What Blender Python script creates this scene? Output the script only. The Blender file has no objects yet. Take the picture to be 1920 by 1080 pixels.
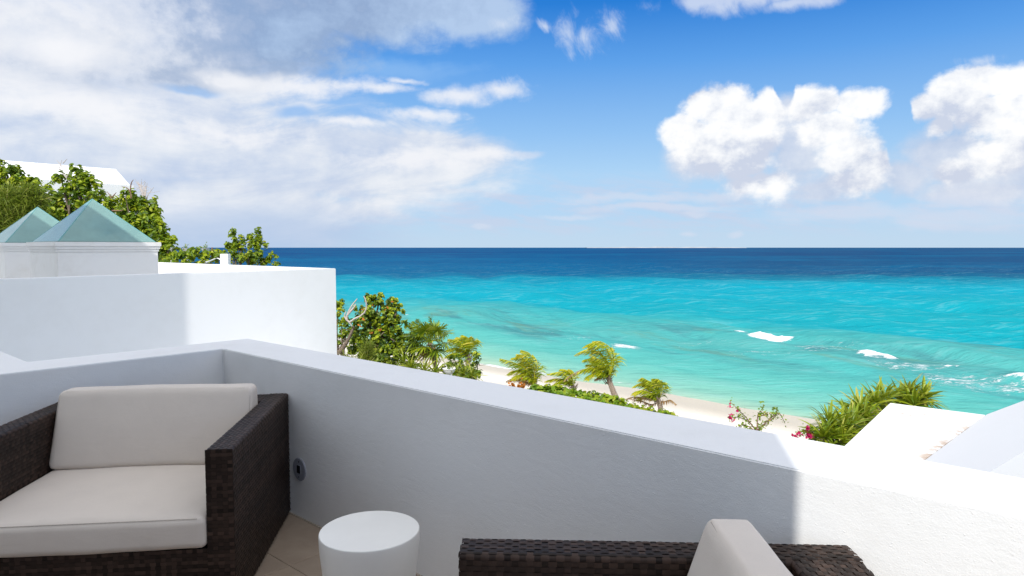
import bpy, bmesh, math, random
import numpy as np
from mathutils import Vector, Matrix

# ------------------------------------------------------------------ camera
S = bpy.context.scene
COL = S.collection
F = 1268.0
PITCH = math.atan(76 / F)
EYE = 1.6
cam = bpy.data.cameras.new('camera')
cam.sensor_width = 36.0
cam.lens = 36.0 * F / 1920.0
cam.clip_start = 0.05
cam.clip_end = 90000
cam_o = bpy.data.objects.new('camera', cam)
COL.objects.link(cam_o)
cam_o.location = (0, 0, EYE)
cam_o.rotation_euler = (math.pi / 2 - PITCH, 0, 0)
S.camera = cam_o

# ------------------------------------------------------------------ light
SUN_EL = math.radians(42)
SUN_AZ = math.radians(12.9)          # direction the light travels, measured from +Y towards +X
LDIR = Vector((math.sin(SUN_AZ) * math.cos(SUN_EL), math.cos(SUN_AZ) * math.cos(SUN_EL), -math.sin(SUN_EL)))
sun = bpy.data.lights.new('sun', 'SUN')
sun.energy = 3.7
sun.angle = math.radians(0.42)
sun.color = (1.0, 0.965, 0.91)
sun_o = bpy.data.objects.new('sun', sun)
COL.objects.link(sun_o)
sun_o.rotation_euler = LDIR.to_track_quat('-Z', 'Y').to_euler()
S.view_settings.view_transform = 'Standard'
S.view_settings.look = 'None'
S.view_settings.exposure = 0.0
S.view_settings.gamma = 1.0
S.view_settings.use_curve_mapping = False
FILL_GLOW = 1.0


def ray(px, py):
    a = (px - 960) / F
    b = -(py - 540) / F
    return np.array([a, math.cos(PITCH) + b * math.sin(PITCH), -math.sin(PITCH) + b * math.cos(PITCH)])


def P(px, py, z):
    r = ray(px, py)
    return np.array([0, 0, EYE]) + r * ((z - EYE) / r[2])


def PD(px, py, y):
    r = ray(px, py)
    return np.array([0, 0, EYE]) + r * (y / r[1])


def lin(r, g, b):
    def c(v):
        v /= 255.0
        return v / 12.92 if v <= 0.04045 else ((v + 0.055) / 1.055) ** 2.4
    return (c(r), c(g), c(b), 1.0)


# ------------------------------------------------------------------ node expressions
class X:
    """a socket with arithmetic"""
    def __init__(s, nt, sock):
        s.nt, s.s = nt, sock

    def _m(s, op, *others, clamp=False):
        n = s.nt.nodes.new('ShaderNodeMath')
        n.operation = op
        n.use_clamp = clamp
        s.nt.links.new(s.s, n.inputs[0])
        for i, o in enumerate(others):
            if isinstance(o, X):
                s.nt.links.new(o.s, n.inputs[i + 1])
            else:
                n.inputs[i + 1].default_value = o
        return X(s.nt, n.outputs[0])

    def __add__(s, o): return s._m('ADD', o)
    __radd__ = __add__
    def __sub__(s, o): return s._m('SUBTRACT', o)
    def __rsub__(s, o): return (s * -1.0) + o
    def __mul__(s, o): return s._m('MULTIPLY', o)
    __rmul__ = __mul__
    def __truediv__(s, o): return s._m('DIVIDE', o)
    def mn(s, o): return s._m('MINIMUM', o)
    def mx(s, o): return s._m('MAXIMUM', o)
    def pw(s, o): return s._m('POWER', o)
    def sat(s): return s._m('ADD', 0.0, clamp=True)

    def ss(s, a, b, lo=0.0, hi=1.0):
        n = s.nt.nodes.new('ShaderNodeMapRange')
        n.interpolation_type = 'SMOOTHSTEP'
        s.nt.links.new(s.s, n.inputs[0])
        for i, v in enumerate((a, b, lo, hi)):
            n.inputs[i + 1].default_value = v
        return X(s.nt, n.outputs[0])


def combine(nt, x, y, z=0.0):
    n = nt.nodes.new('ShaderNodeCombineXYZ')
    for i, v in enumerate((x, y, z)):
        if isinstance(v, X):
            nt.links.new(v.s, n.inputs[i])
        else:
            n.inputs[i].default_value = v
    return n.outputs[0]


def noise(nt, vec, scale, detail=4.0, rough=0.5, dist=0.0, out=0):
    n = nt.nodes.new('ShaderNodeTexNoise')
    if vec is not None:
        nt.links.new(vec, n.inputs['Vector'])
    n.inputs['Scale'].default_value = scale
    n.inputs['Detail'].default_value = detail
    n.inputs['Roughness'].default_value = rough
    n.inputs['Distortion'].default_value = dist
    return X(nt, n.outputs[0]) if out == 0 else n.outputs[1]


def mix(nt, f, a, b, mode='MIX'):
    n = nt.nodes.new('ShaderNodeMix')
    n.data_type = 'RGBA'
    n.blend_type = mode
    n.clamp_factor = True
    if isinstance(f, X):
        nt.links.new(f.s, n.inputs[0])
    else:
        n.inputs[0].default_value = f
    for i, v in ((6, a), (7, b)):
        if isinstance(v, tuple):
            n.inputs[i].default_value = v
        else:
            nt.links.new(v, n.inputs[i])
    return n.outputs[2]


def ramp(nt, f, stops):
    n = nt.nodes.new('ShaderNodeValToRGB')
    nt.links.new(f.s if isinstance(f, X) else f, n.inputs[0])
    e = n.color_ramp.elements
    e[0].position, e[0].color = stops[0]
    e[1].position, e[1].color = stops[-1]
    for p, c in stops[1:-1]:
        k = e.new(p)
        k.color = c
    return n.outputs[0]


# ------------------------------------------------------------------ sky
def build_world():
    w = bpy.data.worlds.new('World')
    S.world = w
    w.use_nodes = True
    nt = w.node_tree
    nt.nodes.clear()
    out = nt.nodes.new('ShaderNodeOutputWorld')
    bg = nt.nodes.new('ShaderNodeBackground')
    bg.inputs['Strength'].default_value = 0.1
    nt.links.new(bg.outputs[0], out.inputs[0])
    sky = nt.nodes.new('ShaderNodeTexSky')
    sky.sky_type = 'NISHITA'
    sky.sun_disc = False
    sky.sun_elevation = SUN_EL
    sky.sun_rotation = math.pi + SUN_AZ
    sky.altitude = 10
    sky.air_density = 1.0
    sky.dust_density = 0.6
    sky.ozone_density = 2.0
    tc = nt.nodes.new('ShaderNodeTexCoord')
    sep = nt.nodes.new('ShaderNodeSeparateXYZ')
    nt.links.new(tc.outputs['Generated'], sep.inputs[0])
    dx, dy, dz = (X(nt, sep.outputs[i]) for i in range(3))
    az = dx._m('ARCTAN2', dy)
    el = dz._m('ARCSINE')

    def ae(px, py):
        r = ray(px, py)
        r = r / np.linalg.norm(r)
        return math.atan2(r[0], r[1]), math.asin(r[2])

    # domain warp for ragged edges
    p0 = combine(nt, az, el, 0.0)
    wn = nt.nodes.new('ShaderNodeVectorMath'); wn.operation = 'MULTIPLY_ADD'
    wcol = noise(nt, p0, 9.0, 4, 0.6, out=1)
    nt.links.new(wcol, wn.inputs[0])
    wn.inputs[1].default_value = (0.05, 0.035, 0)
    wadd = nt.nodes.new('ShaderNodeVectorMath'); wadd.operation = 'ADD'
    nt.links.new(p0, wadd.inputs[0]); wadd.inputs[1].default_value = (-0.025, -0.0175, 0)
    nt.links.new(wadd.outputs[0], wn.inputs[2])
    pw = wn.outputs[0]

    def field(blobs, vec):
        """1 at a blob's centre, 0 at its rim, negative outside; blobs given as (px, py, rx, ry)"""
        best = None
        for (px, py, rx, ry) in blobs:
            a, e = ae(px, py)
            k = math.cos(a) ** 2
            ra, re = rx / F * k, ry / F * math.cos(a)
            n = nt.nodes.new('ShaderNodeVectorMath'); n.operation = 'MULTIPLY_ADD'
            nt.links.new(vec, n.inputs[0])
            n.inputs[1].default_value = (1 / ra, 1 / re, 0)
            n.inputs[2].default_value = (-a / ra, -e / re, 0)
            l = nt.nodes.new('ShaderNodeVectorMath'); l.operation = 'LENGTH'
            nt.links.new(n.outputs[0], l.inputs[0])
            v = X(nt, l.outputs['Value'])
            best = v if best is None else best.mn(v)
        return 1.0 - best

    # clear-air gradient, blended over the physical sky (deeper blue away from the horizon)
    grad = ramp(nt, el * (1 / 1.5708), [
        (0.0, lin(188, 215, 238)), (0.03, lin(180, 213, 243)), (0.067, lin(172, 211, 245)),
        (0.105, lin(144, 193, 242)), (0.165, lin(92, 160, 233)), (0.215, lin(34, 124, 214)), (0.35, lin(20, 96, 190)), (1.0, lin(24, 84, 170))])
    g10 = nt.nodes.new('ShaderNodeVectorMath'); g10.operation = 'SCALE'
    nt.links.new(grad, g10.inputs[0]); g10.inputs['Scale'].default_value = 10.0
    col = mix(nt, 0.95, sky.outputs[0], g10.outputs[0])

    def over(alpha, colour):
        nonlocal col
        if isinstance(colour, tuple):
            colour = tuple(10 * c for c in colour[:3]) + (1.0,)
        else:
            s = nt.nodes.new('ShaderNodeVectorMath'); s.operation = 'SCALE'
            nt.links.new(colour, s.inputs[0]); s.inputs['Scale'].default_value = 10.0
            colour = s.outputs[0]
        col = mix(nt, alpha, col, colour)

    # streaky coordinates (flattened), billowy coordinates (round)
    def vadd(v, off):
        n = nt.nodes.new('ShaderNodeVectorMath'); n.operation = 'ADD'
        nt.links.new(v, n.inputs[0]); n.inputs[1].default_value = off
        return n.outputs[0]

    st = combine(nt, az * 1.0, el * 3.0 - az * 0.3, 3.0)
    n_streak = noise(nt, st, 6.0, 9, 0.62, 0.5)
    n_str2 = noise(nt, combine(nt, az * 1.2, el * 5.5 + az * 0.5, 7.0), 9.0, 8, 0.62, 0.3)
    pb = combine(nt, az, el * 1.1, 11.0)
    n_puff = noise(nt, pb, 15.0, 10, 0.6)
    n_fine = noise(nt, combine(nt, az, el * 1.2, 5.0), 48.0, 7, 0.65)
    n_lo = noise(nt, combine(nt, az, el * 1.3, 21.0), 7.0, 5, 0.55)

    # thin low bands above the horizon
    band = el.ss(0.004, 0.03) * el.ss(0.12, 0.07) * n_str2.ss(0.40, 0.66)
    over(band * 0.7, lin(200, 210, 232))
    over(el.ss(0.05, 0.0) * 0.5, lin(196, 218, 238))

    # big bank on the left: soft veil, greyer body, bright streaks, blue gaps
    veil = field([(120, 240, 760, 230), (560, 300, 480, 110), (780, 290, 230, 56), (300, 380, 620, 110)], pw)
    va = (veil + (n_streak - 0.5) * 1.0 + (n_puff - 0.5) * 0.35).ss(-0.1, 0.5)
    vsh = n_streak * 0.5 + n_lo * 0.25 + n_puff * 0.25
    vcol = ramp(nt, vsh, [(0.36, lin(184, 200, 228)), (0.46, lin(206, 216, 234)), (0.55, lin(226, 231, 240)), (0.66, lin(244, 245, 248))])
    over(va * 0.94, vcol)
    lowl = field([(170, 455, 560, 90), (480, 440, 330, 70)], p0)
    over((lowl + (n_str2 - 0.5) * 0.4).ss(-0.1, 0.7) * 0.75, lin(178, 199, 229))
    # broken blue windows inside the bank
    gap = field([(560, 215, 60, 16), (690, 215, 70, 16), (350, 170, 70, 12), (760, 130, 190, 26), (650, 190, 60, 10)], pw)
    ga_ = (gap + (n_streak - 0.5) * 1.2 + (n_puff - 0.5) * 0.8).ss(0.0, 0.8)
    over(ga_ * 0.75, lin(136, 184, 238))

    # unseen decks behind and overhead continue the sky, whitened to fill the shade
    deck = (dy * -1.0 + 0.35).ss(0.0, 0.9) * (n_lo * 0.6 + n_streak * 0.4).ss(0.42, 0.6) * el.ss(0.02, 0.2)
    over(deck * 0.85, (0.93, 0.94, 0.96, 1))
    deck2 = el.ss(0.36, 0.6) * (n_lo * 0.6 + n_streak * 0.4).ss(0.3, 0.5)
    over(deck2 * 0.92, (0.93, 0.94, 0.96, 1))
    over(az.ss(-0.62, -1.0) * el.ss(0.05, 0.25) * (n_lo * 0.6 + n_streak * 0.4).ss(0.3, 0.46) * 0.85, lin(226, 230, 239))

    # top-left bright mass and the grey underside along the top
    top = field([(60, 60, 440, 110), (420, 40, 330, 100), (700, -5, 290, 90), (280, 100, 260, 60), (890, 20, 110, 60)], pw)
    ta = (top + (n_streak - 0.5) * 0.8 + (n_puff - 0.5) * 0.7 + (n_fine - 0.5) * 0.3).ss(-0.12, 0.46)
    tc_ = ramp(nt, (az + 0.75) * 1.1 + (n_lo - 0.5) * 0.7 + (n_puff - 0.5) * 0.65 + (n_fine - 0.5) * 0.2,
               [(0.08, lin(236, 238, 243)), (0.24, lin(214, 221, 234)), (0.38, lin(172, 188, 214)), (0.5, lin(152, 174, 206)), (0.6, lin(166, 188, 218)), (0.78, lin(184, 206, 234))])
    over(ta * 0.9, tc_)
    # bright streaks
    sk = field([(700, 160, 120, 16), (560, 160, 120, 26), (760, 148, 60, 9), (860, 180, 110, 24), (940, 172, 50, 18), (790, 215, 100, 18), (660, 232, 90, 12),
                (900, 290, 130, 20), (760, 300, 170, 26), (430, 250, 200, 30), (150, 190, 240, 50), (110, 90, 130, 46), (430, 150, 80, 20)], pw)
    sa = (sk * 0.9 + (n_streak - 0.5) * 1.2 + (n_puff - 0.5) * 1.3 + (n_fine - 0.5) * 0.5).ss(-0.02, 0.85)
    over(sa * 0.85, lin(243, 244, 248))

    # cumulus group on the right
    bl = [(1352, 200, 66, 40), (1385, 250, 74, 56), (1285, 248, 44, 30), (1330, 285, 62, 38), (1395, 310, 70, 42), (1432, 345, 50, 30), (1420, 280, 50, 50),
          (1440, 205, 46, 34), (1320, 190, 30, 22),
          (1512, 200, 50, 36), (1550, 190, 40, 26), (1610, 190, 50, 30), (1555, 240, 62, 40), (1590, 290, 56, 50), (1612, 340, 60, 34), (1640, 315, 34, 34),
          (1735, 200, 46, 30), (1790, 205, 70, 40), (1800, 165, 60, 36), (1855, 150, 70, 36), (1920, 150, 70, 36), (1860, 215, 100, 50), (1940, 230, 90, 60), (1990, 200, 90, 80),
          (2100, 220, 120, 90), (1760, 235, 40, 24), (1880, 290, 70, 34), (1800, 325, 50, 26), (1455, 345, 40, 30), (1400, 345, 50, 26), (1340, 310, 50, 30)]
    cu = field(bl, pw)
    gr = field([(1490, 290, 66, 80), (1780, 290, 140, 66), (1880, 300, 140, 70), (1700, 330, 90, 44), (1960, 320, 150, 66), (1480, 220, 50, 40), (1300, 300, 60, 50), (1840, 355, 140, 30), (1560, 355, 90, 26)], pw)
    ga = (gr + (n_puff - 0.5) * 1.3 + (n_streak - 0.5) * 0.6).ss(-0.2, 0.6)
    over(ga * 0.86, ramp(nt, n_puff * 0.6 + n_lo * 0.4, [(0.36, lin(184, 198, 224)), (0.5, lin(208, 216, 233)), (0.64, lin(232, 235, 242))]))
    cd = cu * 1.10 + (n_puff - 0.5) * 1.75 + (n_fine - 0.5) * 0.5 + 0.14
    cd = cd - field([(1474, 172, 22, 46), (1680, 250, 26, 70)], pw).mx(0.0) * 1.8
    # crisp towards the top, dissolving at the base
    soft = el.ss(0.19, 0.09)
    ca = cd.ss(-0.12, 0.44) * (1.0 - soft) + cd.ss(-0.12, 0.6) * soft
    # relief: the billow field compared with itself a little way towards the sun-side, at two sizes
    d1 = noise(nt, vadd(pb, (-0.010, 0.016, 0)), 15.0, 10, 0.6)
    f1 = noise(nt, combine(nt, az - 0.003, el * 1.2 + 0.005, 5.0), 48.0, 7, 0.65)
    big0 = noise(nt, vadd(pb, (0, 0, 4.0)), 8.0, 3, 0.5)
    big1 = noise(nt, vadd(pb, (-0.018, 0.035, 4.0)), 8.0, 3, 0.5)
    rel = (n_puff - d1) * 1.9 + (n_fine - f1) * 0.25 + (big0 - big1) * 1.8 + (el - 0.14) * 1.3 + 0.525
    body = ramp(nt, rel, [(0.2, lin(204, 212, 230)), (0.4, lin(228, 232, 241)), (0.56, lin(244, 246, 250)), (0.74, lin(255, 255, 255))])
    over(ca * 0.97, body)

    # wisps high up
    ws = field([(1095, 70, 66, 40), (1150, 38, 40, 40), (1062, 60, 34, 60), (1028, 44, 22, 16), (1840, 105, 60, 14), (945, 38, 40, 20), (960, 165, 46, 22)], pw)
    n_w = noise(nt, combine(nt, az * 1.6 + el * 0.5, el * 0.9, 9.0), 22.0, 9, 0.68, 0.6)
    over((ws + (n_w - 0.5) * 2.4 + (n_fine - 0.5) * 0.6).ss(0.1, 1.5) * 0.75, lin(222, 231, 245))
    tp = field([(1400, -6, 170, 34), (1480, 5, 110, 20), (1310, 2, 70, 24)], pw)
    over((tp + (n_puff - 0.5) * 1.7 + (n_w - 0.5) * 1.0).ss(-0.05, 0.9) * 0.85, lin(206, 218, 240))
    sm = field([(1285, 438, 22, 9), (1378, 436, 20, 10), (1300, 398, 30, 7), (1180, 372, 190, 12), (1330, 366, 150, 12), (1240, 388, 200, 10), (990, 290, 40, 12),
                (1600, 400, 240, 24), (1800, 410, 240, 30), (905, 425, 20, 6), (1060, 405, 90, 8), (1800, 380, 120, 20)], pw)
    over((sm + (n_puff - 0.5) * 0.9 + (n_str2 - 0.5) * 0.8).ss(0.0, 0.8) * 0.55, lin(214, 222, 238))

    # below the horizon: nothing but the same pale air
    over(el.ss(0.0, -0.01), lin(150, 175, 195))
    # added glow round the sun brightens unseen sky to lift the shade, fading smoothly
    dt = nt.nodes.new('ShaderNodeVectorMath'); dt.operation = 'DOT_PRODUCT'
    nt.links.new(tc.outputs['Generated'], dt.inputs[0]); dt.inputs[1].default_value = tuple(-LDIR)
    glow = ((X(nt, dt.outputs['Value']) - 1.0) * 2.3)._m('EXPONENT') * FILL_GLOW + 1.0
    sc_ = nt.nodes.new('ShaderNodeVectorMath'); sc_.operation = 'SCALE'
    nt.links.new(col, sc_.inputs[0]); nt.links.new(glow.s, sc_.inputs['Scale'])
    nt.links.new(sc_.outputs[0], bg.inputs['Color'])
    w.cycles.sampling_method = 'MANUAL'
    w.cycles.sample_map_resolution = 1024


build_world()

# ------------------------------------------------------------------ mesh helpers
rng = np.random.default_rng(7)
random.seed(7)


def obj(name, me, mat=None, parent=None):
    o = bpy.data.objects.new(name, me)
    COL.objects.link(o)
    if mat is not None and me is not None:
        me.materials.clear()
        me.materials.append(mat)
    if parent is not None:
        o.parent = parent
        o.matrix_parent_inverse = parent.matrix_basis.inverted()
    return o


def tag(o, label=None, cat=None, group=None, kind=None):
    if label: o['label'] = label
    if cat: o['category'] = cat
    if group: o['group'] = group
    if kind: o['kind'] = kind
    return o


def thing(name, loc, label, cat, group=None):
    o = bpy.data.objects.new(name, None)
    COL.objects.link(o)
    o.location = loc
    o.empty_display_size = 0.1
    return tag(o, label, cat, group)


def fast_mesh(name, verts, faces, smooth=False, attrs=None):
    """verts (N,3); faces: list of int arrays (M,k) with the same k inside each array"""
    me = bpy.data.meshes.new(name)
    verts = np.asarray(verts, np.float32)
    me.vertices.add(len(verts))
    me.vertices.foreach_set('co', verts.ravel())
    if not isinstance(faces, list):
        faces = [faces]
    idx = np.concatenate([f.ravel() for f in faces]).astype(np.int32)
    cnt = np.concatenate([np.full(len(f), f.shape[1]) for f in faces]).astype(np.int32)
    me.loops.add(len(idx))
    me.loops.foreach_set('vertex_index', idx)
    me.polygons.add(len(cnt))
    start = np.concatenate([[0], np.cumsum(cnt)[:-1]]).astype(np.int32)
    me.polygons.foreach_set('loop_start', start)
    try:
        me.polygons.foreach_set('loop_total', cnt)
    except Exception:
        pass
    if smooth:
        me.polygons.foreach_set('use_smooth', np.ones(len(cnt), bool))
    me.update(calc_edges=True)
    for k, v in (attrs or {}).items():
        a = me.attributes.new(k, 'FLOAT', 'POINT')
        a.data.foreach_set('value', np.asarray(v, np.float32))
    return me


def bm_mesh(name, bm, smooth=False):
    me = bpy.data.meshes.new(name)
    bmesh.ops.recalc_face_normals(bm, faces=bm.faces[:])
    bm.to_mesh(me)
    bm.free()
    if smooth:
        me.polygons.foreach_set('use_smooth', np.ones(len(me.polygons), bool))
    return me


def prism(name, pts, z0, z1, bevel=0.0, seg=2, tops=None):
    """vertical prism from a footprint; tops: optional list of z per corner"""
    bm = bmesh.new()
    lo = [bm.verts.new((p[0], p[1], z0)) for p in pts]
    hi = [bm.verts.new((p[0], p[1], tops[i] if tops else z1)) for i, p in enumerate(pts)]
    n = len(pts)
    for i in range(n):
        bm.faces.new((lo[i], lo[(i + 1) % n], hi[(i + 1) % n], hi[i]))
    bm.faces.new(hi)
    bm.faces.new(lo[::-1])
    bmesh.ops.recalc_face_normals(bm, faces=bm.faces[:])
    if bevel:
        bmesh.ops.bevel(bm, geom=bm.edges[:], offset=bevel, segments=seg, affect='EDGES', clamp_overlap=True)
    return bm_mesh(name, bm)


def tube_arrays(pts, radii, sides=6):
    pts = np.asarray(pts, float)
    n = len(pts)
    tang = np.gradient(pts, axis=0)
    tang /= np.linalg.norm(tang, axis=1)[:, None] + 1e-9
    up = np.array([0.13, 0.21, 0.97])
    a = np.cross(tang, up); a /= np.linalg.norm(a, axis=1)[:, None] + 1e-9
    b = np.cross(tang, a)
    ang = np.linspace(0, 2 * np.pi, sides, endpoint=False)
    ring = np.cos(ang)[None, :, None] * a[:, None] + np.sin(ang)[None, :, None] * b[:, None]
    v = pts[:, None] + ring * np.asarray(radii, float)[:, None, None]
    v = v.reshape(-1, 3)
    i = np.arange(n - 1)[:, None] * sides
    j = np.arange(sides)[None]
    k = (j + 1) % sides
    f = np.stack([i + j, i + k, i + sides + k, i + sides + j], -1).reshape(-1, 4)
    return v, f


class Acc:
    """collects arrays of quads (and tris) into one mesh"""
    def __init__(s):
        s.v, s.q, s.t, s.a, s.n = [], [], [], [], 0

    def add(s, v, q=None, t=None, a=0.5):
        v = np.asarray(v, float).reshape(-1, 3)
        if q is not None and len(q): s.q.append(np.asarray(q) + s.n)
        if t is not None and len(t): s.t.append(np.asarray(t) + s.n)
        s.a.append(np.full(len(v), a) if np.isscalar(a) else np.asarray(a, float))
        s.v.append(v)
        s.n += len(v)

    def tube(s, pts, radii, sides=6, a=0.5):
        v, f = tube_arrays(pts, radii, sides)
        s.add(v, f, a=a)

    def mesh(s, name, smooth=False):
        fs = []
        if s.q: fs.append(np.concatenate(s.q))
        if s.t: fs.append(np.concatenate(s.t))
        return fast_mesh(name, np.concatenate(s.v), fs, smooth, {'tint': np.concatenate(s.a)})


def spline(ctrl, n):
    c = np.asarray(ctrl, float)
    if len(c) == 2:
        t = np.linspace(0, 1, n)[:, None]
        return c[0] * (1 - t) + c[1] * t
    c = np.vstack([2 * c[0] - c[1], c, 2 * c[-1] - c[-2]])
    out = []
    m = len(c) - 3
    for u in np.linspace(0, m - 1e-6, n):
        i = int(u); t = u - i
        p0, p1, p2, p3 = c[i:i + 4]
        out.append(0.5 * ((2 * p1) + (-p0 + p2) * t + (2 * p0 - 5 * p1 + 4 * p2 - p3) * t * t + (-p0 + 3 * p1 - 3 * p2 + p3) * t ** 3))
    return np.array(out)


# ------------------------------------------------------------------ materials
def newmat(name):
    m = bpy.data.materials.new(name)
    m.use_nodes = True
    nt = m.node_tree
    b = nt.nodes['Principled BSDF']
    return m, nt, b


def pos(nt):
    g = nt.nodes.new('ShaderNodeNewGeometry')
    return g.outputs['Position']


def objco(nt):
    g = nt.nodes.new('ShaderNodeTexCoord')
    return g.outputs['Object']


def bump(nt, b, h, strength, dist):
    n = nt.nodes.new('ShaderNodeBump')
    n.inputs['Strength'].default_value = strength
    n.inputs['Distance'].default_value = dist
    nt.links.new(h.s, n.inputs['Height'])
    nt.links.new(n.outputs[0], b.inputs['Normal'])
    return n


def mapped(nt, vec, scale, rot=(0, 0, 0)):
    n = nt.nodes.new('ShaderNodeMapping')
    n.inputs['Scale'].default_value = scale
    n.inputs['Rotation'].default_value = rot
    nt.links.new(vec, n.inputs[0])
    return n.outputs[0]


def stucco(name, base, dirty, rough_amt=1.0, dirt=0.5):
    m, nt, b = newmat(name)
    p = pos(nt)
    big = noise(nt, p, 0.9, 4, 0.6)
    mid = noise(nt, p, 6.0, 4, 0.6)
    col = mix(nt, (big * 0.6 + mid * 0.4).ss(0.42, 0.72) * dirt, base, dirty)
    nt.links.new(col, b.inputs['Base Color'])
    b.inputs['Roughness'].default_value = 0.75
    b.inputs['Specular IOR Level'].default_value = 0.25
    grain = noise(nt, p, 210, 3, 0.6)
    lump = noise(nt, mapped(nt, p, (1, 1, 1.6)), 34, 4, 0.55)
    trowel = noise(nt, mapped(nt, p, (1, 1, 2.2), (0.3, 0.2, 0)), 7, 5, 0.6, 1.2)
    pim = noise(nt, p, 90, 2, 0.5).ss(0.66, 0.76)
    bump(nt, b, grain * 0.4 + lump * 0.3 + trowel * 0.7 + pim * 0.3, 0.42 * rough_amt, 0.0045)
    return m


M = {}
M['plaster'] = stucco('white plaster', (0.805, 0.805, 0.795, 1), (0.71, 0.705, 0.685, 1))
M['far_plaster'] = stucco('smooth white wall paint', (0.83, 0.825, 0.81, 1), (0.755, 0.745, 0.72, 1), 0.12, 0.4)
M['tower_plaster'] = stucco('weathered tower plaster', (0.76, 0.745, 0.71, 1), (0.66, 0.63, 0.575, 1), 0.4, 0.7)


def roof_mat():
    m, nt, b = newmat('flat roof paint with rust stains')
    p = pos(nt)
    st = noise(nt, mapped(nt, p, (0.9, 3.0, 1), (0, 0, 0.85)), 2.6, 7, 0.65, 1.0)
    fine = noise(nt, p, 14, 5, 0.7)
    v = objco(nt)
    sep = nt.nodes.new('ShaderNodeSeparateXYZ'); nt.links.new(v, sep.inputs[0])
    u, w = X(nt, sep.outputs[0]), X(nt, sep.outputs[1])
    near = u.ss(0.6, 0.25) * w.ss(1.15, 0.5) * w.ss(0.12, 0.22)     # beside the sloping roof, where rain ponds
    sk = noise(nt, mapped(nt, v, (1.6, 6.0, 1), (0, 0, 0.25)), 1.9, 8, 0.68, 1.2)
    k1 = (sk * 0.7 + fine * 0.3).ss(0.54, 0.62) * near
    edge = u.ss(0.07, 0.01) * (fine * 0.6 + st * 0.4).ss(0.42, 0.56) * w.ss(1.7, 1.2) * w.ss(0.3, 0.45)
    k = (k1 + edge).mn(1.0)
    col = mix(nt, k * 0.85, (0.79, 0.785, 0.775, 1), ramp(nt, fine, [(0.3, (0.20, 0.11, 0.06, 1)), (0.6, (0.42, 0.30, 0.20, 1))]))
    nt.links.new(col, b.inputs['Base Color'])
    b.inputs['Roughness'].default_value = 0.8
    bump(nt, b, fine + st, 0.3, 0.01)
    return m


M['roof'] = roof_mat()


def tile_mat():
    m, nt, b = newmat('beige porcelain tile')
    p = pos(nt)
    oi = nt.nodes.new('ShaderNodeObjectInfo')
    n1 = noise(nt, p, 5, 6, 0.65, 0.6)
    n2 = noise(nt, p, 60, 4, 0.6)
    c = ramp(nt, n1 * 0.7 + n2 * 0.3, [(0.3, (0.30, 0.225, 0.165, 1)), (0.5, (0.37, 0.285, 0.21, 1)), (0.7, (0.43, 0.345, 0.265, 1))])
    r = X(nt, oi.outputs['Random'])
    c = mix(nt, r * 0.25, c, (0.27, 0.22, 0.175, 1))
    nt.links.new(c, b.inputs['Base Color'])
    nt.links.new((n2 * 0.25 + 0.38).s, b.inputs['Roughness'])
    bump(nt, b, n1 * 0.5 + n2, 0.12, 0.003)
    return m


M['tile'] = tile_mat()


def simple(name, col, rough=0.5, spec=0.5, metal=0.0, nscale=None, nb=0.2, nd=0.003, vary=0.0):
    m, nt, b = newmat(name)
    b.inputs['Base Color'].default_value = col + (1,) if len(col) == 3 else col
    b.inputs['Roughness'].default_value = rough
    b.inputs['Specular IOR Level'].default_value = spec
    b.inputs['Metallic'].default_value = metal
    if nscale:
        p = objco(nt)
        n = noise(nt, p, nscale, 5, 0.6)
        bump(nt, b, n, nb, nd)
        if vary:
            c = mix(nt, n.ss(0.3, 0.7), tuple(max(0, v * (1 - vary)) for v in col[:3]) + (1,), tuple(min(1, v * (1 + vary)) for v in col[:3]) + (1,))
            nt.links.new(c, b.inputs['Base Color'])
    return m


M['grout'] = simple('pale grout', (0.42, 0.36, 0.29), 0.85, 0.2, nscale=80, vary=0.15)
M['stool'] = simple('satin white stool', (0.80, 0.79, 0.75), 0.38, 0.5, nscale=6, nb=0.04, nd=0.004, vary=0.02)
M['plate'] = simple('brushed nickel plate', (0.36, 0.37, 0.42), 0.42, 0.5, 0.25, nscale=120, nb=0.1, nd=0.0006, vary=0.08)
M['black'] = simple('black recess', (0.006, 0.006, 0.007), 0.7, 0.2)
M['facade'] = simple('blue grey render', (0.33, 0.37, 0.42), 0.8, 0.2, nscale=30, vary=0.08)  # unseen house, toned to darken and cool light on the terrace walls
M['core'] = simple('dark frame core', (0.008, 0.006, 0.005), 0.9, 0.1)


def wicker_mat():
    m, nt, b = newmat('dark brown resin wicker')
    at = nt.nodes.new('ShaderNodeAttribute'); at.attribute_name = 'tint'
    t = X(nt, at.outputs['Fac'])
    p = objco(nt)
    n = noise(nt, mapped(nt, p, (1, 1, 1)), 240, 3, 0.6)
    c = ramp(nt, t * 0.8 + n * 0.25, [(0.1, (0.009, 0.0055, 0.004, 1)), (0.5, (0.026, 0.016, 0.012, 1)), (0.9, (0.062, 0.038, 0.028, 1))])
    nt.links.new(c, b.inputs['Base Color'])
    b.inputs['Roughness'].default_value = 0.5
    b.inputs['Specular IOR Level'].default_value = 0.18
    bump(nt, b, n, 0.25, 0.0012)
    return m


M['wicker'] = wicker_mat()


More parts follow.
